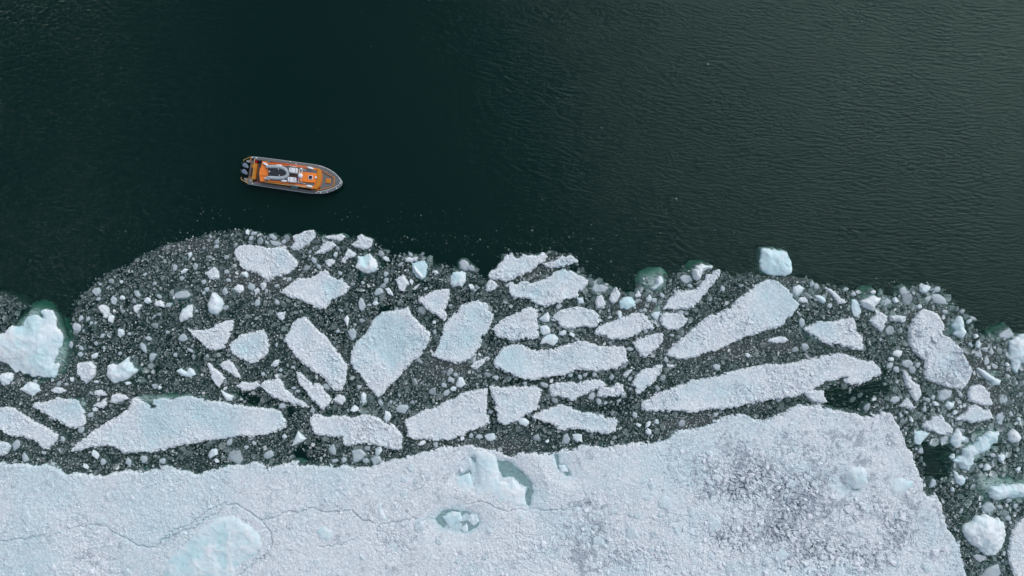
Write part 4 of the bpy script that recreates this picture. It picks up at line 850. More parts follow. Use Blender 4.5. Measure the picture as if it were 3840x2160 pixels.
# ------------------------------------------------------------------ chunk builder
def chunk_mesh(name, r, h, zb, mat, n=9, asp=1.25, white=0.0):
    """one lump: under-water flare, waterline ring, shoulder ring, tilted top"""
    n = int(RNG.integers(max(6, n - 2), n + 1))
    ang = np.sort((np.arange(n) + RNG.uniform(-.36, .36, n)) * 2 * math.pi / n)
    rr = r * RNG.uniform(.66, 1.18, n)
    ax = asp ** .5
    ct, st_ = np.cos(ang), np.sin(ang)
    tx, ty = RNG.uniform(-.3, .3, 2) * h / r
    rings = []
    soft = mat is M_CLEAR
    prof = ((1.45, zb - r * .9 - .3), (1.08, zb), (.85, h * .3), (.5, h)) if soft else ((.7, zb - r * .8), (1.04, zb), (.93, h * .45), (.62, h))
    for k, (f, z) in enumerate(prof):
        jf = RNG.uniform(.9, 1.08, n)
        x = ct * rr * f * ax * jf; y = st_ * rr * f / ax * jf
        zz = np.full(n, z) + (x * tx + y * ty + RNG.uniform(-.12, .12, n) * h) * (k / 3.0)
        rings.append(np.stack([x, y, zz], 1))
    V = np.concatenate(rings + [np.array([[RNG.uniform(-.15, .15) * r, RNG.uniform(-.15, .15) * r, h * 1.08]])])
    loops = []; tot = []
    for k in range(3):
        for i in range(n):
            j = (i + 1) % n
            loops += [k * n + i, k * n + j, (k + 1) * n + j, (k + 1) * n + i]; tot.append(4)
    for i in range(n):
        j = (i + 1) % n
        loops += [3 * n + i, 3 * n + j, 4 * n]; tot.append(3)
    st = np.concatenate([[0], np.cumsum(tot)[:-1]])
    nv = len(V)
    return raw_mesh(name, V, loops, st, tot, mat, {'blue': np.full(nv, .6 if mat is M_SNOW else .25), 'grey': np.full(nv, RNG.uniform(-.7, .7) if mat is M_CLEAR else RNG.uniform(-.3, .3))}, soft)

chunks = []
for view, s in CH.items():
    for t in s.split():
        tone = t[-1] if t[-1] in 'wd' else 'm'
        a, b, r = [float(v) for v in t.rstrip('wd').split(',')]
        if r <= 0: continue
        R = r * VIEW[view][2] / PPM
        x, y = at(view, a, b)
        chunks.append((x, y, R, tone))
P_all = np.array([[c[0], c[1]] for c in chunks])
bad = np.zeros(len(chunks), bool)
for p in FLOE_POLYS:
    bad |= sdist(P_all[:, 0], P_all[:, 1], p) > 0.12
ordr = sorted([i for i in range(len(chunks)) if not bad[i]], key=lambda i: -chunks[i][2])
kept = []
for i in ordr:                      # drop double surveys from overlapping crops
    c = chunks[i]
    if all((c[0] - k[0]) ** 2 + (c[1] - k[1]) ** 2 > (.75 * max(c[2], k[2])) ** 2 for k in kept): kept.append(c)
kept = kept[:300]

DIRS = ['right of', 'upper right of', 'above', 'upper left of', 'left of', 'lower left of', 'below', 'lower right of']
TONE = {'w': 'white', 'm': 'grey', 'd': 'dark grey'}
sect = {}
for c in kept:
    best = min(LAND, key=lambda l: math.hypot(c[0] - l[1], c[1] - l[2]) - l[3])
    a = math.atan2(c[1] - best[2], c[0] - best[1])
    sect.setdefault((best[0], int(round(a / (math.pi / 4))) % 8, c[3]), []).append(c)
ORD = ['largest', 'second largest', 'third largest', 'fourth largest', 'fifth largest', 'sixth largest', 'seventh largest', 'eighth largest', 'ninth largest', 'tenth largest']
for (hd, k, tone), cs in sect.items():
    cs.sort(key=lambda c: -c[2])
    for q, c in enumerate(cs):
        x, y, R, tn = c
        asp = random.uniform(1.0, 1.7)
        if tn == 'w':
            me = chunk_mesh('ice_chunk', R, .13 + R * .35, -.05, M_BERG, 10, asp)
        elif tn == 'm':
            me = chunk_mesh('ice_chunk', R, .03 + R * .08, -.16, M_CLEAR, 9, asp)
        else:
            me = chunk_mesh('ice_chunk', R, .015, -.3, M_CLEAR, 9, asp)
        if q > len(ORD) - 1: break
        o = link('ice_chunk', me, None, (x, y, 0)); o.rotation_euler.z = random.uniform(0, 6.28)
        pre = ORD[q] + ' ' if len(cs) > 1 else 'lone '
        tag(o, '%s%s brash chunk %s the %s' % (pre, TONE[tn], DIRS[k], hd), 'ice chunk', 'larger brash ice chunks floating between the floes')

# ================================================================== LOOSE BRASH (uncountable)
BR = pts('O', '-170,715 0,733 35,742 60,765 90,775 130,800 158,845 172,868 180,850 176,810 176,790 190,755 215,730 240,705 265,685 300,665 330,655 370,630 420,610 470,598 520,585 570,575 620,572 650,580 690,590 740,592 790,582 830,592 880,590 935,597 960,620 985,640 1010,635 1050,637 1075,650 1100,668 1150,668 1190,680 1225,705 1235,680 1260,640 1300,635 1380,632 1440,632 1455,660 1480,690 1520,705 1560,730 1590,745 1600,735 1610,700 1640,685 1680,690 1720,672 1770,662 1810,675 1850,680 1900,682 1915,690 1990,690 2030,700 2060,712 2110,722 2160,730 2200,735 2240,745 2260,728 2300,718 2340,712 2370,722 2395,745 2410,770 2430,790 2450,800 2450,825 2470,840 2500,850 2530,825 2560,840 2576,845 2760,850 2760,1600 -170,1600')
HOLES = [(pts('O', '945,775 985,762 1010,768 1000,775 975,790 960,815 945,800'), 1), (pts('O', '1070,795 1090,792 1100,805 1085,812'), 1),
         (pts('O', '2060,985 2100,965 2140,975 2210,950 2225,940 2240,990 2200,1010 2180,1030 2100,1030 2075,1015'), .97),
         (pts('O', '2150,800 2165,810 2180,850 2190,900 2215,905 2245,935 2240,990 2215,940 2190,910 2172,880'), .95),
         (pts('O', '735,1130 770,1112 777,1160 755,1172 725,1165'), 1), (pts('O', '895,1160 935,1150 930,1170 900,1170'), .9),
         (pts('O', '715,1015 745,1015 742,1045 722,1048'), .9), (pts('O', '2290,1080 2340,1110 2400,1105 2415,1160 2380,1210 2350,1225 2325,1200 2305,1140'), .93),
         (pts('O', '2310,1120 2350,1110 2390,1120 2375,1180 2345,1200'), .97), (pts('O', '2415,858 2460,842 2475,870 2445,878'), .9),
         (pts('O', '565,985 600,975 650,995 700,1020 720,1030 640,1020 590,1005'), .8), (pts('O', '1380,938 1440,938 1520,936 1500,950 1400,955'), .7),
         (pts('O', '2390,1090 2440,1080 2420,1120 2400,1130'), .8), (pts('O', '1420,655 1450,665 1470,690 1430,680'), .8),
         (pts('O', '1195,1170 1230,1168 1225,1185'), 0), (pts('O', '320,930 380,900 420,940 400,990 340,980'), .35),
         (pts('A', '540,520 640,640 690,760 700,900 640,1080 560,1140 400,1180 250,1130 250,1050 600,1000'), .6), (pts('A', '120,540 190,430 280,380 380,360 440,420 400,520'), .8)]
DENSE = [(1120, 930, 90, 40), (1720, 880, 90, 50), (1850, 885, 110, 35), (1750, 1065, 130, 30), (2450, 900, 110, 90), (1250, 1130, 120, 30), (130, 985, 120, 40), (330, 1000, 120, 25), (1480, 870, 60, 40), (2330, 800, 80, 40), (2480, 1010, 100, 90), (1960, 870, 80, 30), (1330, 690, 50, 25), (480, 620, 120, 28), (740, 610, 80, 25), (2000, 700, 90, 20), (640, 700, 130, 60), (1600, 770, 90, 60)]
res = .2
gx, gy = np.meshgrid(np.arange(-66, 69, res), np.arange(-42, 18, res))
dens = sst(-.1, .5, sdist(gx, gy, BR) + (fbm(gx, gy, 1.5, 301) - .5) * .8)
dens *= .72 + .9 * (fbm(gx, gy, 4, 303, 4) - .4)
ds = np.zeros(gx.shape)
for (a, b, rx, ry) in DENSE:
    x, y = at('O', a, b); ds = np.maximum(ds, np.exp(-(((gx - x) / (rx * 1.49 / PPM)) ** 2 + ((gy - y) / (ry * 1.49 / PPM)) ** 2)))
dens = dens * (1 + .7 * ds)
for p, s in HOLES + [(f, .9) for f in FEET]:
    dens *= 1 - s * sst(-.15, .45, sdist(gx, gy, p) + (fbm(gx, gy, .9, 307) - .5) * .9)
cover = np.zeros(gx.shape, bool)
for p in FLOE_POLYS:
    lo = p.min(0) - .5; hi = p.max(0) + .5
    m = (gx > lo[0]) & (gx < hi[0]) & (gy > lo[1]) & (gy < hi[1])
    if m.any(): cover[m] |= sdist(gx[m], gy[m], p) > .12
dens[cover] = 0
dens = np.clip(dens, 0, None)
# frazil slush hanging just under the surface, thick in the closed channels
w_ = np.clip(1.15 * ds + .35 * (fbm(gx, gy, 3, 311, 4) - .45), 0, 1) * sst(.05, .5, dens)
fz = -.02 - .62 * (1 - w_) - 1.8 * sst(.45, .05, dens) + (fbm(gx, gy, .8, 313, 3) - .5) * .18
fz = np.where(cover, np.minimum(fz, -.6), np.minimum(fz, -.03))
idx = np.arange(gx.size).reshape(gx.shape); q = (w_[:-1, :-1] > .02) | (w_[1:, 1:] > .02)
fq = np.stack([idx[:-1, :-1][q], idx[:-1, 1:][q], idx[1:, 1:][q], idx[1:, :-1][q]], 1)
us, iv = np.unique(fq, return_inverse=True); fq = iv.reshape(fq.shape)
fv = np.stack([gx.ravel()[us], gy.ravel()[us], fz.ravel()[us]], 1)
fo = link('frazil_slush', raw_mesh('frazil_slush', fv, fq.ravel(), np.arange(len(fq)) * 4, np.full(len(fq), 4), M_SLUSH, {'blue': np.zeros(len(fv)), 'grey': np.zeros(len(fv))}, True))
tag(fo, 'soft grey slush of fine ice hanging in the channels between the floes', 'slush', kind='stuff')
PALE = [(2490, 950, 110, 110, 1), (2350, 775, 110, 45, 1), (2480, 1150, 80, 70, .7), (1640, 765, 55, 40, .9), (2520, 1080, 80, 200, .7), (1500, 720, 60, 35, .6), (1190, 920, 50, 35, .35), (2380, 1060, 80, 60, .6), (700, 600, 90, 20, .4), (1400, 810, 60, 30, .4), (2520, 1350, 60, 120, .6), (2000, 745, 60, 25, .4), (1070, 650, 60, 20, .4), (950, 1030, 60, 20, .4)]
pw = np.zeros(gx.shape)
for (a, b, rx, ry, s) in PALE:
    x, y = at('O', a, b); pw = np.maximum(pw, s * np.exp(-(((gx - x) / (rx * 1.49 / PPM)) ** 2 + ((gy - y) / (ry * 1.49 / PPM)) ** 2)))
pc = np.cumsum((np.clip(dens, 0, 1) * pw).ravel()); pa = pc[-1] * res * res
cum = np.cumsum(dens.ravel()); area = cum[-1] * res * res

def scatter(n):
    k = np.searchsorted(cum, RNG.uniform(0, cum[-1], n))
    return gx.ravel()[k] + RNG.uniform(-.5, .5, n) * res, gy.ravel()[k] + RNG.uniform(-.5, .5, n) * res

def separate(x, y, r, fixed, gap=.8):
    """drop lumps that would sit inside a bigger one (largest first)"""
    o = np.argsort(-r); cell = {}; keep = []
    S = .7
    def put(a, b, c): cell.setdefault((int(a // S), int(b // S)), []).append((a, b, c))
    for f in fixed: put(*f)
    for i in o:
        a, b, c = x[i], y[i], r[i]; ci, cj = int(a // S), int(b // S); ok = True
        for u in (-2, -1, 0, 1, 2):
            for v in (-2, -1, 0, 1, 2):
                for (p, q, s) in cell.get((ci + u, cj + v), ()):
                    if (a - p) ** 2 + (b - q) ** 2 < ((c + s) * gap) ** 2: ok = False; break
                if not ok: break
            if not ok: break
        if ok: put(a, b, c); keep.append(i)
    return np.array(keep, dtype=int)

def lumps(name, x, y, r, h, zb, n, mat, rings=2, parent=None):
    """many little lumps in one mesh"""
    N = len(x)
    ang = (np.arange(n)[None, :] + RNG.uniform(-.3, .3, (N, n))) * 2 * math.pi / n
    rr = r[:, None] * RNG.uniform(.75, 1.15, (N, n))
    asp = RNG.uniform(1, 1.35, N)[:, None]; rot = RNG.uniform(0, math.pi, N)[:, None]
    ux = np.cos(ang) * rr * asp; uy = np.sin(ang) * rr / asp
    X = ux * np.cos(rot) - uy * np.sin(rot); Y = ux * np.sin(rot) + uy * np.cos(rot)
    tx = RNG.uniform(-.5, .5, (N, 1)) * (h / r)[:, None]; ty = RNG.uniform(-.5, .5, (N, 1)) * (h / r)[:, None]
    A = [np.stack([x[:, None] + X, y[:, None] + Y, np.broadcast_to(zb[:, None], X.shape)], 2)]
    if rings == 2:
        f = RNG.uniform(.6, .85, (N, 1))
        A.append(np.stack([x[:, None] + X * f, y[:, None] + Y * f, (zb + h)[:, None] + X * f * tx + Y * f * ty], 2))
        V = np.concatenate(A, 1).reshape(-1, 3)
        b = (np.arange(N) * 2 * n)[:, None]
        i = np.arange(n)[None, :]; j = (i + 1) % n
        q = np.stack([b + i, b + j, b + n + j, b + n + i], 2).reshape(N, -1)
        t = b + n + i
        loops = np.concatenate([q, t], 1).ravel()
        tot = np.tile(np.array([4] * n + [n]), N)
    else:
        A.append(np.stack([x, y, zb + h], 1)[:, None, :])
        V = np.concatenate(A, 1).reshape(-1, 3)
        b = (np.arange(N) * (n + 1))[:, None]
        i = np.arange(n)[None, :]; j = (i + 1) % n
        loops = np.stack([b + i, b + j, np.broadcast_to(b + n, i.shape if N == 1 else (N, n))], 2).reshape(-1)
        tot = np.full(N * n, 3)
    st = np.concatenate([[0], np.cumsum(tot)[:-1]])
    return link(name, raw_mesh(name, V, loops, st, tot, mat), parent)

np_ = int(pa * 40)
k = np.searchsorted(pc, RNG.uniform(0, pc[-1], np_))
x = gx.ravel()[k] + RNG.uniform(-.5, .5, np_) * res; y = gy.ravel()[k] + RNG.uniform(-.5, .5, np_) * res
r = np.clip(.19 * RNG.uniform(.03, 1, np_) ** -.45, .19, .7)
fixed = [(c[0], c[1], c[2]) for c in kept]
k = separate(x, y, r, fixed, .68); x, y, r = x[k], y[k], r[k]
tag(lumps('pale_brash', x, y, r, .06 + r * .3, -.10 - r * .4 + RNG.uniform(-.06, .10, len(r)), 7, M_PALE), 'crowded pale blue-grey brash pieces packed between floes and bergs', 'brash ice', kind='stuff')
fixed += list(zip(x, y, r))
n1 = int(area * 13)
x, y = scatter(n1)
r = np.clip(.105 * RNG.uniform(0.02, 1, n1) ** -.5, .11, .5)
k = separate(x, y, r, fixed, .8)
x, y, r = x[k], y[k], r[k]
o = lumps('brash_ice', x, y, r, .05 + r * .25, -.06 - r * .42 + RNG.uniform(-.10, .10, len(r)), 7, M_BRASH)
tag(o, 'countless small grey lumps of brash ice filling the water between the floes', 'brash ice', kind='stuff')
n2 = int(area * 26)
x, y = scatter(n2); r = RNG.uniform(.045, .11, n2)
x3, y3 = scatter(int(area * 72)); r3 = RNG.uniform(.02, .055, len(x3))
o2 = lumps('small_brash', x, y, r, .04 + r * .3, -.02 - RNG.uniform(0, .11, len(r)), 5, M_BRASH)
tag(o2, 'fine fist-sized bits of ice scattered through the slush', 'brash ice', kind='stuff')
o3 = lumps('ice_crumbs', x3, y3, r3, .03 + r3 * .5, -.01 - RNG.uniform(0, .06, len(r3)), 5, M_CRUMB, rings=1)
tag(o3, 'powdery ice crumbs giving the slush its speckled grey look', 'ice crumbs', kind='stuff')

# drifting specks out on the open water, thickest just off the ice shore
cx_, cy_, cr_ = [], [], []
for (a, b, rx, ry, n) in [(1300, 620, 160, 40, 160), (1560, 700, 120, 60, 200), (1700, 560, 300, 100, 160), (1000, 560, 200, 40, 120), (1400, 300, 400, 200, 90), (560, 540, 120, 40, 60), (1450, 640, 60, 60, 120), (1350, 640, 120, 10, 80), (1000, 605, 260, 16, 260), (1700, 690, 160, 20, 200), (2250, 715, 160, 14, 160), (420, 600, 120, 16, 110)]:
    x, y = at('O', a, b)
    cx_.append(x + RNG.normal(0, rx * 1.49 / PPM, n) * .7); cy_.append(y + RNG.normal(0, ry * 1.49 / PPM, n) * .7)
x = np.concatenate(cx_); y = np.concatenate(cy_)
m = (sdist(x, y, BR) < 0) & ~((abs(x + 25.5) < 8) & (abs(y - 13.4) < 3.5))
x, y = x[m], y[m]; r = np.clip(.02 * RNG.uniform(.01, 1, len(x)) ** -.5, .02, .14)
tag(lumps('drifting_specks', x, y, r, .03 + r * .5, -.02 + 0 * r, 5, M_CRUMB, rings=1), 'tiny white ice specks adrift on the open water', 'ice crumbs', kind='stuff')

# loose blocks lying in the rubble zones of the sheet
nb = 16000
x = RNG.uniform(-58, 52, nb); y = RNG.uniform(-40, -2, nb)
L = looseness(x, y)
m = (RNG.uniform(0, 1, nb) < L * 1.5) & (sdist(x, y, sheet_poly) > .6)
for p, t, b in EMB: m &= sdist(x, y, p) < 0
for p in POOLS: m &= sdist(x, y, p) < 0
x, y, L = x[m], y[m], L[m]
r = np.clip(.09 * RNG.uniform(.03, 1, len(x)) ** -.45, .09, .42)
k = separate(x, y, r, [], .72); x, y, r, L = x[k], y[k], r[k], L[k]
base = .30 * (1 - L) + .0
big = np.argsort(-r)[:150]
rest = np.setdiff1d(np.arange(len(r)), big)
o = lumps('loose_ice_blocks', x[rest], y[rest], r[rest], .10 + r[rest] * .45, base[rest] - .06, 6, M_BLOCK, parent=sheet)
o['kind'] = 'stuff'
for i in big:
    me = chunk_mesh('ice_block', r[i] * 1.1, .16 + r[i] * .3, -.1, M_BLOCK, 7, random.uniform(1, 1.8))
    b = link('ice_block', me, sheet, (x[i], y[i], base[i])); b.rotation_euler.z = random.uniform(0, 6.28)

# small smooth slabs frozen flush into the sheet
sx = RNG.uniform(-58, 50, 900); sy = RNG.uniform(-34, -3, 900)
m = sdist(sx, sy, sheet_poly) > 1.2
for p, t, b in EMB: m &= sdist(sx, sy, p) < -.8
for p in POOLS: m &= sdist(sx, sy, p) < -.5
sx, sy = sx[m][:110], sy[m][:110]; sr = np.clip(.3 * RNG.uniform(.05, 1, len(sx)) ** -.5, .3, 1.0)
for i in separate(sx, sy, sr, [], 1.0):
    me = chunk_mesh('embedded_ice_lump', sr[i], .13, -.1, M_SNOW, 9, random.uniform(1, 1.7))
    lo = looseness(sx[i:i+1], sy[i:i+1])[0]
    b = link('embedded_ice_lump', me, sheet, (sx[i], sy[i], .34 - .25 * lo - .02)); b.rotation_euler.z = random.uniform(0, 6.28)

# ================================================================== BOAT
M_OR = paint('orange_paint', (.86, .225, .028), .5, wear=.28, scale=1.6)
M_AMB = paint('amber_paint', (.56, .21, .012), .45, wear=.25, scale=1.6)
M_RIM = paint('faded_orange_trim', (.50, .19, .045), .5, wear=.3)
M_DECK = paint('grey_deck_coating', (.135, .155, .165), .8, wear=.25, scale=2, bump=.4)
M_ALU = paint('worn_aluminium', (.36, .39, .42), .5, .3, wear=.3)
M_FLOOR = paint('speckled_deck_plate', (.10, .11, .11), .6, .2, wear=.8, scale=9, bump=.6)
M_WHITE = paint('white_gelcoat', (.74, .76, .80), .35, wear=.1)
M_TUBE = paint('grey_inflatable_fabric', (.36, .41, .45), .55, wear=.15)
M_BLACK = paint('black_rubber', (.018, .020, .030), .5, wear=.2)
M_DARK = paint('dark_casing', (.012, .016, .022), .35, wear=.3)
M_COWL = paint('blue_grey_cowl', (.14, .19, .27), .3, wear=.15)
M_RED = paint('red_plastic', (.62, .012, .03), .4, wear=.2)
M_CYAN = paint('turquoise_cloth', (.10, .52, .62), .8, wear=.25)
M_TAN = paint('tan_wood', (.55, .33, .14), .5, wear=.3)
M_YEL = paint('yellow_railing_paint', (.72, .42, .12), .45, wear=.15)
M_BROWN = paint('brown_hoses', (.07, .035, .03), .6, wear=.6, scale=6)
M_GLASS = paint('dark_glass', (.012, .008, .030), .08, wear=.1)

BX, BY = at('Z', 1400, 530, .8)
BANG = math.radians(-7.8)
boat = bpy.data.objects.new('boat', None); COL.objects.link(boat)
boat.location = (BX, BY, 0); boat.rotation_euler.z = BANG
tag(boat, 'orange and grey aluminium workboat with twin outboard engines on open dark water', 'boat')
INV = Matrix.Rotation(-BANG, 3, 'Z')

def L(zx, zy, z):
    x, y = at('Z', zx, zy, z)
    v = INV @ Vector((x - BX, y - BY, 0)); return (v.x, v.y, z)

def place_root(name, label, cat, zx, zy, z, group=None):
    x, y = at('Z', zx, zy, z)
    o = bpy.data.objects.new(name, None); COL.objects.link(o)
    o.location = (x, y, z); o.rotation_euler.z = BANG
    tag(o, label, cat, group)
    return o

def py_mesh(name, V, Fc, mat, parent, off=(0, 0, 0), smooth=False, bevel=0):
    me = bpy.data.meshes.new(name)
    me.from_pydata([(a - off[0], b - off[1], c - off[2]) for a, b, c in V], [], Fc); me.update()
    me.materials.append(mat)
    for p in me.polygons: p.use_smooth = smooth
    o = link(name, me, parent)
    if bevel:
        m = o.modifiers.new('bevel', 'BEVEL'); m.width = bevel; m.segments = 2; m.limit_method = 'ANGLE'
    return o

def pp(s): return [tuple(float(v) for v in t.split(',')) for t in s.split()]

def prism(name, s, z0, z1, mat, parent=boat, off=(0, 0, 0), bevel=.02, taper=1.0):
    P = [L(a, b, z1) for a, b in pp(s)]
    area = sum(P[i][0] * P[(i + 1) % len(P)][1] - P[(i + 1) % len(P)][0] * P[i][1] for i in range(len(P)))
    if area < 0: P = P[::-1]
    cx = sum(p[0] for p in P) / len(P); cy = sum(p[1] for p in P) / len(P); n = len(P)
    V = [(cx + (p[0] - cx) * taper, cy + (p[1] - cy) * taper, z0) for p in P] + [(p[0], p[1], z1) for p in P]
    Fc = [tuple(range(n - 1, -1, -1)), tuple(range(n, 2 * n))] + [(i, (i + 1) % n, n + (i + 1) % n, n + i) for i in range(n)]
    return py_mesh(name, V, Fc, mat, parent, off, False, bevel)

def tube(name, path, r, mat, parent=boat, off=(0, 0, 0), n=8, closed=False, radii=None):
    """path in local metres"""
    P = [Vector(p) for p in path]; V = []; Fc = []
    for i, p in enumerate(P):
        t = (P[min(i + 1, len(P) - 1)] - P[max(i - 1, 0)]).normalized()
        u = t.cross(Vector((0, 0, 1)))
        if u.length < .1: u = t.cross(Vector((1, 0, 0)))
        u.normalize(); w = t.cross(u).normalized()
        rr = radii[i] if radii else r
        for k in range(n):
            a = 2 * math.pi * k / n
            V.append(tuple(p + (u * math.cos(a) + w * math.sin(a)) * rr))
    for i in range(len(P) - 1):
        for k in range(n):
            Fc.append((i * n + k, i * n + (k + 1) % n, (i + 1) * n + (k + 1) % n, (i + 1) * n + k))
    Fc.append(tuple(range(n))[::-1]); Fc.append(tuple((len(P) - 1) * n + k for k in range(n)))
    return py_mesh(name, V, Fc, mat, parent, off, True)

def zpath(s, z): return [L(a, b, z) for a, b in pp(s)]

def smooth_path(P, k=3):
    P = [Vector(p) for p in P]
    for _ in range(k):
        Q = [P[0]]
        for a, b in zip(P, P[1:]): Q += [a * .75 + b * .25, a * .25 + b * .75]
        Q.append(P[-1]); P = Q
    return P

def lathe(name, prof, cx, cy, mat, parent=boat, off=(0, 0, 0), n=20):
    V = []; Fc = []
    for r, z in prof:
        for k in range(n):
            a = 2 * math.pi * k / n; V.append((cx + r * math.cos(a), cy + r * math.sin(a), z))
    for i in range(len(prof) - 1):
        for k in range(n): Fc.append((i * n + k, i * n + (k + 1) % n, (i + 1) * n + (k + 1) % n, (i + 1) * n + k))
    Fc.append(tuple((len(prof) - 1) * n + k for k in range(n))); Fc.append(tuple(range(n))[::-1])
    return py_mesh(name, V, Fc, mat, parent, off, True)

# hull: gunwale line lofted down to a finer waterline and keel
UP = [L(a, b, 1.05) for a, b in pp('470,157 620,168 800,192 1200,243 1600,298 1790,322 1900,345 2000,382 2090,425 2170,475 2240,530 2300,590 2345,645')]
TIP = L(2372, 695, 1.05)
DN = [L(a, b, 1.05) for a, b in pp('2345,765 2290,810 2210,850 2120,885 2020,912 1900,926 1760,922 1600,906 1400,876 1000,818 620,762 385,722')]
GUN = UP + [TIP] + DN
def hull_ring(f, z, bowpull):
    out = []
    for x, y, _ in GUN:
        t = max(0, x) / 6.0
        out.append((x - bowpull * t * t, y * (f - .25 * t * t * (1 - f) * 4), z))
    return out
R0 = hull_ring(1, 1.05, 0); R1 = hull_ring(.97, .55, .1); R2 = hull_ring(.88, .0, .45); R3 = hull_ring(.45, -.5, .9)
n = len(GUN); V = R0 + R1 + R2 + R3; Fc = []
for k in range(3):
    for i in range(n): Fc.append((k * n + i, k * n + (i + 1) % n, (k + 1) * n + (i + 1) % n, (k + 1) * n + i))
Fc.append(tuple(3 * n + i for i in range(n)))
py_mesh('hull', V, Fc, M_ALU, boat)
prism('cockpit_floor', '470,170 700,205 1000,250 1900,380 2280,640 2200,800 1900,900 1000,790 480,715', .15, .42, M_FLOOR, bevel=0)
tube('rubbing_strake', [(a, b, 1.0) for a, b, c in smooth_path([Vector(p) for p in GUN], 2)], .055, M_ALU)
prism('side_deck', '475,160 620,170 800,194 1200,245 1600,300 1790,324 1900,348 1900,420 1830,402 1640,362 1400,328 1000,276 700,236 530,222', .98, 1.08, M_DECK, bevel=.01)
prism('side_deck', '392,720 620,760 1000,815 1400,873 1600,903 1760,920 1900,924 1900,850 1700,862 1300,795 1000,748 720,705 480,688', .98, 1.08, M_DECK, bevel=.01)
prism('foredeck', '1903,350 2000,384 2090,428 2170,478 2240,533 2300,592 2345,648 2370,695 2343,763 2288,808 2208,848 2118,883 2020,909 1903,922', .98, 1.09, M_DECK, bevel=.01)
for s in ('1912,432 2035,490 2195,575 2215,578 2212,700 2195,782 2160,790 2180,760 2188,690 2192,600 2180,590 2030,505 1912,446', '1720,838 1850,850 1990,815 2195,768 2193,786 1995,832 1850,868 1720,856'):
    prism('toe_rail', s, 1.09, 1.2, M_RIM, bevel=.01)
prism('anchor_locker', '2305,690 2345,672 2365,690 2340,735 2300,720', 1.09, 1.22, M_ALU)
h = prism('foredeck_hatch', '2038,610 2128,622 2118,712 2022,700', 1.09, 1.22, M_AMB, bevel=.05)
prism('hatch_rim', '2030,602 2137,614 2127,721 2014,708', 1.085, 1.14, M_RIM, h, bevel=.02)

# cabin
cab = prism('cabin', '690,242 850,262 1200,300 1500,345 1700,375 1850,398 1905,430 1925,520 1920,650 1885,760 1830,830 1740,815 1400,760 1000,705 640,672 622,480 655,390', .42, 1.85, M_OR, taper=1.0, bevel=.06)
prism('windscreen_visor', '1822,392 1880,398 1915,432 1928,520 1922,660 1885,765 1825,832 1755,822 1800,760 1835,680 1846,560 1843,470', 1.853, 1.95, M_AMB, cab, bevel=.03)
prism('roof_walkway', '790,318 1240,352 1500,392 1838,436 1836,500 1535,472 1478,466 1462,690 1795,716 1770,770 1350,705 1100,668 815,640 830,600 825,380', 1.853, 1.87, M_DECK, cab, bevel=0)
prism('roof_walkway', '795,246 850,254 845,285 788,278', 1.853, 1.875, M_DECK, cab, bevel=0)
prism('roof_walkway', '745,640 805,646 795,685 738,680', 1.853, 1.875, M_DECK, cab, bevel=0)
prism('raised_roof', '1490,470 1600,478 1832,505 1826,600 1800,700 1640,690 1468,668', 1.87, 2.05, M_OR, cab, bevel=.05)
prism('aft_roof_panel', '640,395 835,412 828,560 624,552', 1.853, 1.93, M_AMB if False else M_OR, cab, bevel=.03)
sk = prism('skylight', '1664,538 1752,550 1742,636 1652,624', 2.05, 2.13, M_WHITE, cab, bevel=.02)
prism('skylight_pane', '1674,549 1742,558 1733,626 1663,616', 2.13, 2.137, M_GLASS, sk, bevel=0)
for s, m in (('850,268 1150,306 1640,384', M_RED), ('700,662 1000,695 1400,752 1740,808', M_RIM), ('1240,335 1400,356 1640,388', M_TAN), ('820,300 1100,330 1450,378', M_OR), ('1190,728 1400,756 1610,784', M_WHITE), ('760,690 1000,722 1300,765', M_YEL), ('1100,290 1640,366', M_OR), ('1750,822 1500,785 1300,757', M_YEL)):
    tube('roof_rail', zpath(s, 1.93), .028, m, cab)
for s in ('1215,346 1300,352 1420,368', '1265,500 1400,512 1460,505', '1180,608 1230,628', '1395,675 1465,690', '1550,436 1600,440', '1540,712 1600,722'):
    tube('grab_rail', zpath(s, 1.99), .022, M_WHITE, cab)
prism('roof_locker', '1255,505 1420,512 1440,600 1240,590', 1.87, 1.93, M_BROWN, cab, bevel=.01)
prism('roof_locker', '1400,570 1460,575 1440,680 1398,672', 1.87, 1.95, paint('plum_cover', (.10, .03, .08), .6), cab, bevel=.02)
x, y, _ = L(1812, 590, 2.12)
lathe('search_light', [(.13, 1.95), (.13, 2.1), (.09, 2.2), (.03, 2.23)], x, y, M_WHITE, cab)
# mast with radar
mast = tube('radar_mast', zpath('1481,412 1464,560 1445,690', 2.75), .03, M_WHITE, cab)
tube('mast_bar', zpath('1530,420 1518,550 1500,692', 2.75), .03, M_WHITE, mast)
for a, b in ((1481, 414), (1446, 688), (1530, 422), (1501, 690)):
    x, y, _ = L(a, b, 2.75); tube('mast_leg', [(x, y, 1.87), (x, y, 2.75)], .028, M_WHITE, mast)
x, y, _ = L(1489, 550, 3.05)
lathe('radar_dome', [(.18, 2.77), (.255, 2.85), (.26, 3.0), (.22, 3.09), (.1, 3.13)], x, y, M_WHITE, mast, n=28)
x, y, _ = L(1507, 404, 2.95)
lathe('satellite_dome', [(.07, 2.72), (.115, 2.8), (.115, 2.9), (.07, 2.98), (.02, 3.0)], x, y, M_WHITE, mast)

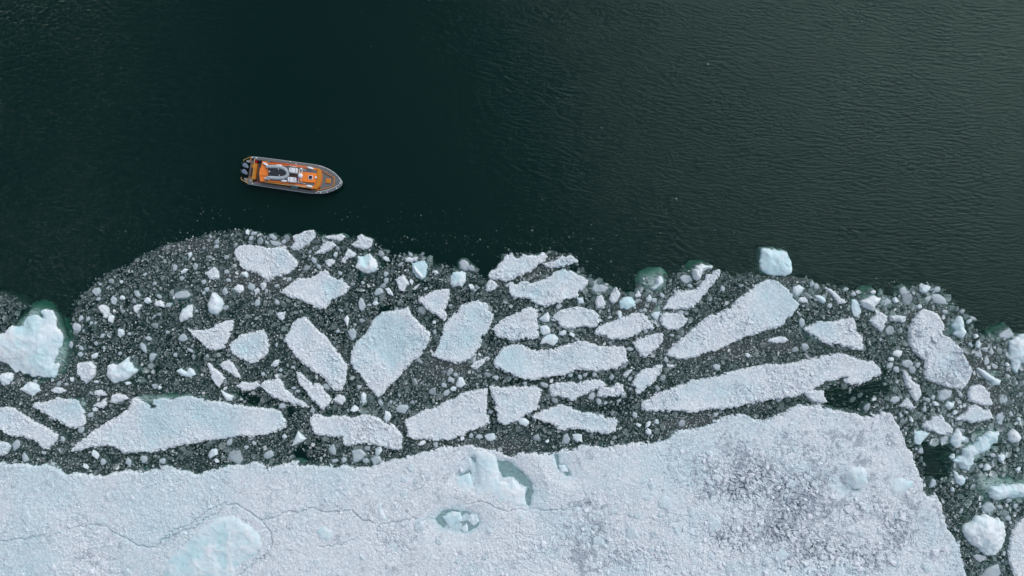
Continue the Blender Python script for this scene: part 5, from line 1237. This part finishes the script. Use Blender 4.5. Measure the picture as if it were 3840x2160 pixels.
# bow rail
P = smooth_path([Vector(p) for p in zpath('1890,350 1985,372 2095,418 2190,480 2270,552 2322,620 2343,690', 1.75)], 2)
tube('bow_rail', P, .022, M_WHITE)
P = smooth_path([Vector(p) for p in zpath('2336,705 2290,755 2200,803 2080,850 1960,880 1842,890', 1.75)], 2)
tube('bow_rail', P, .022, M_WHITE)
for a, b in ((1990, 374), (2192, 481), (2322, 620), (2290, 755), (2080, 850), (1846, 889), (1895, 351)):
    x, y, _ = L(a, b, 1.75); tube('rail_post', [(x, y, 1.08), (x, y, 1.75)], .02, M_WHITE)
for a, b in ((478, 172), (560, 178), (575, 182), (480, 724), (1915, 911), (1825, 909), (2050, 898), (2247, 822), (1400, 312), (1280, 262)):
    x, y, _ = L(a, b, 1.15); lathe('cleat', [(.05, 1.08), (.05, 1.15), (.075, 1.18), (.03, 1.2)], x, y, M_WHITE, n=10)

# stern
prism('transom_locker', '530,290 582,300 548,632 484,628', .42, 1.02, M_AMB, bevel=.03)
tube('transom_rail', zpath('533,205 512,380 490,560 474,700', 1.35), .03, M_YEL)
for a, b in ((533, 208), (512, 380), (474, 698)):
    x, y, _ = L(a, b, 1.35); tube('rail_post', [(x, y, .6), (x, y, 1.35)], .025, M_YEL)
prism('engine_bracket', '450,292 528,300 490,600 392,592 405,560 430,400', -.1, .55, M_AMB, bevel=.02)
prism('bracket_hoses', '412,375 500,385 485,560 395,560', .55, .66, M_BROWN, bevel=.03)
prism('stern_step', '360,232 452,212 520,222 512,285 415,280 352,262', .2, .62, M_ALU, bevel=.02)
prism('stern_step', '300,600 395,604 470,612 470,692 380,706 325,655', .2, .62, M_ALU, bevel=.02)
prism('step_edge', '438,172 470,172 462,278 430,276', .62, .70, M_AMB, bevel=.01)
prism('step_edge', '374,606 404,606 396,712 372,704', .62, .70, M_AMB, bevel=.01)
tube('swim_rail', zpath('301,262 300,224 365,192 430,166 470,165', 1.0), .026, M_YEL)
tube('swim_rail', zpath('250,580 248,622 310,668 385,712', 1.0), .026, M_YEL)
for k, (dx, dy) in enumerate(((0, 0), (-21, 134))):
    def sh(s): return ' '.join('%g,%g' % (a + dx, b + dy) for a, b in pp(s))
    eng = prism('outboard_engine', sh('272,322 308,278 350,286 400,340 410,392 380,408 320,385'), .55, 1.02, M_DARK, bevel=.04)
    prism('engine_cowl', sh('266,332 280,300 312,276 348,286 380,335 396,366 388,398 340,385 290,362'), 1.02, 1.24, M_COWL, eng, bevel=.07)
    prism('engine_arm', sh('380,330 450,345 445,400 375,400'), .3, .75, M_DARK, eng, bevel=.03)
    prism('engine_leg', sh('250,270 345,310 340,345 245,300'), -.55, .6, M_DARK, eng, bevel=.04)

# ------------------------------------------------------------------ things carried on the boat
ten = place_root('inflatable_dinghy', 'grey inflatable dinghy with black floor lashed on the orange cabin roof', 'dinghy', 1030, 480, 1.87)
OX, OY, _ = L(1030, 480, 1.87)
off = (OX, OY, 1.87)
Pth = smooth_path([Vector(p) for p in zpath('765,368 830,366 940,362 1060,372 1150,400 1210,450 1234,500 1220,548 1160,592 1070,606 960,602 850,590 762,592', 2.08)], 2)
nn = len(Pth); rad = [.20 * min(1, .22 + 2.2 * min(i, nn - 1 - i) / (nn * .22)) for i in range(nn)]
tube('dinghy_tube', Pth, .2, M_TUBE, ten, off, n=12, radii=rad)
prism('dinghy_floor', '840,376 1060,388 1140,412 1200,458 1218,500 1198,545 1130,578 1050,586 836,572', 1.9, 2.10, M_BLACK, ten, off, bevel=.01)
prism('dinghy_transom', '822,372 842,374 838,575 818,573', 1.9, 2.25, M_BLACK, ten, off, bevel=.02)
for a, b in ((1032, 421), (1048, 546)):
    x, y, _ = L(a, b, 2.13); lathe('drain_cap', [(.06, 2.1), (.06, 2.13), (.03, 2.15)], x - OX, y - OY, M_WHITE, ten, (0, 0, 1.87), n=10)
x, y, _ = L(842, 468, 2.2); lathe('tow_eye', [(.06, 2.1), (.07, 2.26), (.03, 2.29)], x - OX, y - OY, M_WHITE, ten, (0, 0, 1.87), n=10)

for (a, b, lab) in ((1340, 435, 'white life raft canister on the cabin roof, the upper one of two'), (1312, 633, 'white life raft canister on the cabin roof, the lower one of two')):
    r_ = place_root('life_raft_canister', lab, 'life raft', a, b, 1.99, 'life raft canisters on the cabin roof')
    ox, oy, _ = L(a, b, 1.99); of = (ox, oy, 1.99)
    q = lambda s: ' '.join('%g,%g' % (a + u, b + v) for u, v in pp(s))
    prism('canister_shell', q('-82,-56 68,-44 84,-30 80,52 64,62 -72,48 -86,34 -88,-42'), 1.9, 2.42, M_WHITE, r_, of, bevel=.09)
    for u in (-50, 44):
        prism('canister_strap', q('%g,-54 %g,-53 %g,52 %g,51' % (u, u + 12, u + 6, u - 6)), 1.95, 2.45, M_ALU, r_, of, bevel=.02)
for n_, (a, b, ang, lab) in enumerate(((765, 316, 30, 'white fender lying on the roof behind the dinghy, the one at its upper stern corner'), (1040, 344, 2, 'white fender half hidden against the upper side of the grey dinghy'),
        (1700, 393, 16, 'white fender beside the upper end of the amber windscreen visor'), (803, 612, 8, 'white fender beside the lower stern corner of the grey dinghy'),
        (1155, 664, 3, 'white fender lying between the dinghy bow and the lower life raft canister'), (1680, 775, 8, 'white fender beside the lower end of the amber windscreen visor'))):
    r_ = place_root('fender', lab, 'fender', a, b, 1.98, 'white fenders laid on the boat roof')
    c, s = math.cos(math.radians(ang)), math.sin(math.radians(ang))
    pt = [(u, 0, 0) for u in (-.40, -.35, -.26, -.18, .18, .26, .35, .40)]
    ra = [.03, .05, .105, .13, .13, .105, .05, .03]
    d = math.radians(ang - 7.8); cc, ss = math.cos(-d), math.sin(-d)
    Q = [(p[0] * cc, p[0] * ss, .03) for p in pt]
    tube('fender_body', Q, .1, M_WHITE, r_, n=12, radii=ra)
r_ = place_root('buoy', 'round red buoy in the upper corner of the stern cockpit', 'buoy', 583, 262, .42)
lathe('buoy_ball', [(.02, 0), (.13, .05), (.2, .17), (.21, .27), (.16, .4), (.06, .48), (.02, .5)], 0, 0, M_RED, r_)
r_ = place_root('fuel_can', 'red fuel can lying in the lower corner of the stern cockpit', 'fuel can', 605, 692, .42)
ox, oy, _ = L(605, 692, .42)
prism('can_body', '540,678 672,690 668,708 536,694', .45, .9, M_RED, r_, (ox, oy, .42), bevel=.03)
r_ = place_root('crate', 'dark blue crate beside the red buoy in the stern cockpit', 'crate', 655, 250, .42)
ox, oy, _ = L(655, 250, .42)
prism('crate_body', '628,232 688,238 684,268 624,262', .45, .8, paint('navy_plastic', (.02, .03, .09), .4), r_, (ox, oy, .42), bevel=.02)
for a, b, w, lab in ((1337, 786, 28, 'turquoise folded cloth on the lower side deck, nearer the stern'), (1408, 792, 30, 'turquoise folded cloth on the lower side deck, nearer the bow')):
    r_ = place_root('cloth_bundle', lab, 'cloth', a, b, 1.08, 'turquoise cloth bundles on the side deck')
    ox, oy, _ = L(a, b, 1.08)
    q = '%g,%g %g,%g %g,%g %g,%g' % (a - w, b - 20, a + w, b - 16, a + w - 4, b + 18, a - w - 2, b + 14)
    prism('folded_cloth', q, 1.08, 1.24, M_CYAN, r_, (ox, oy, 1.08), bevel=.05)
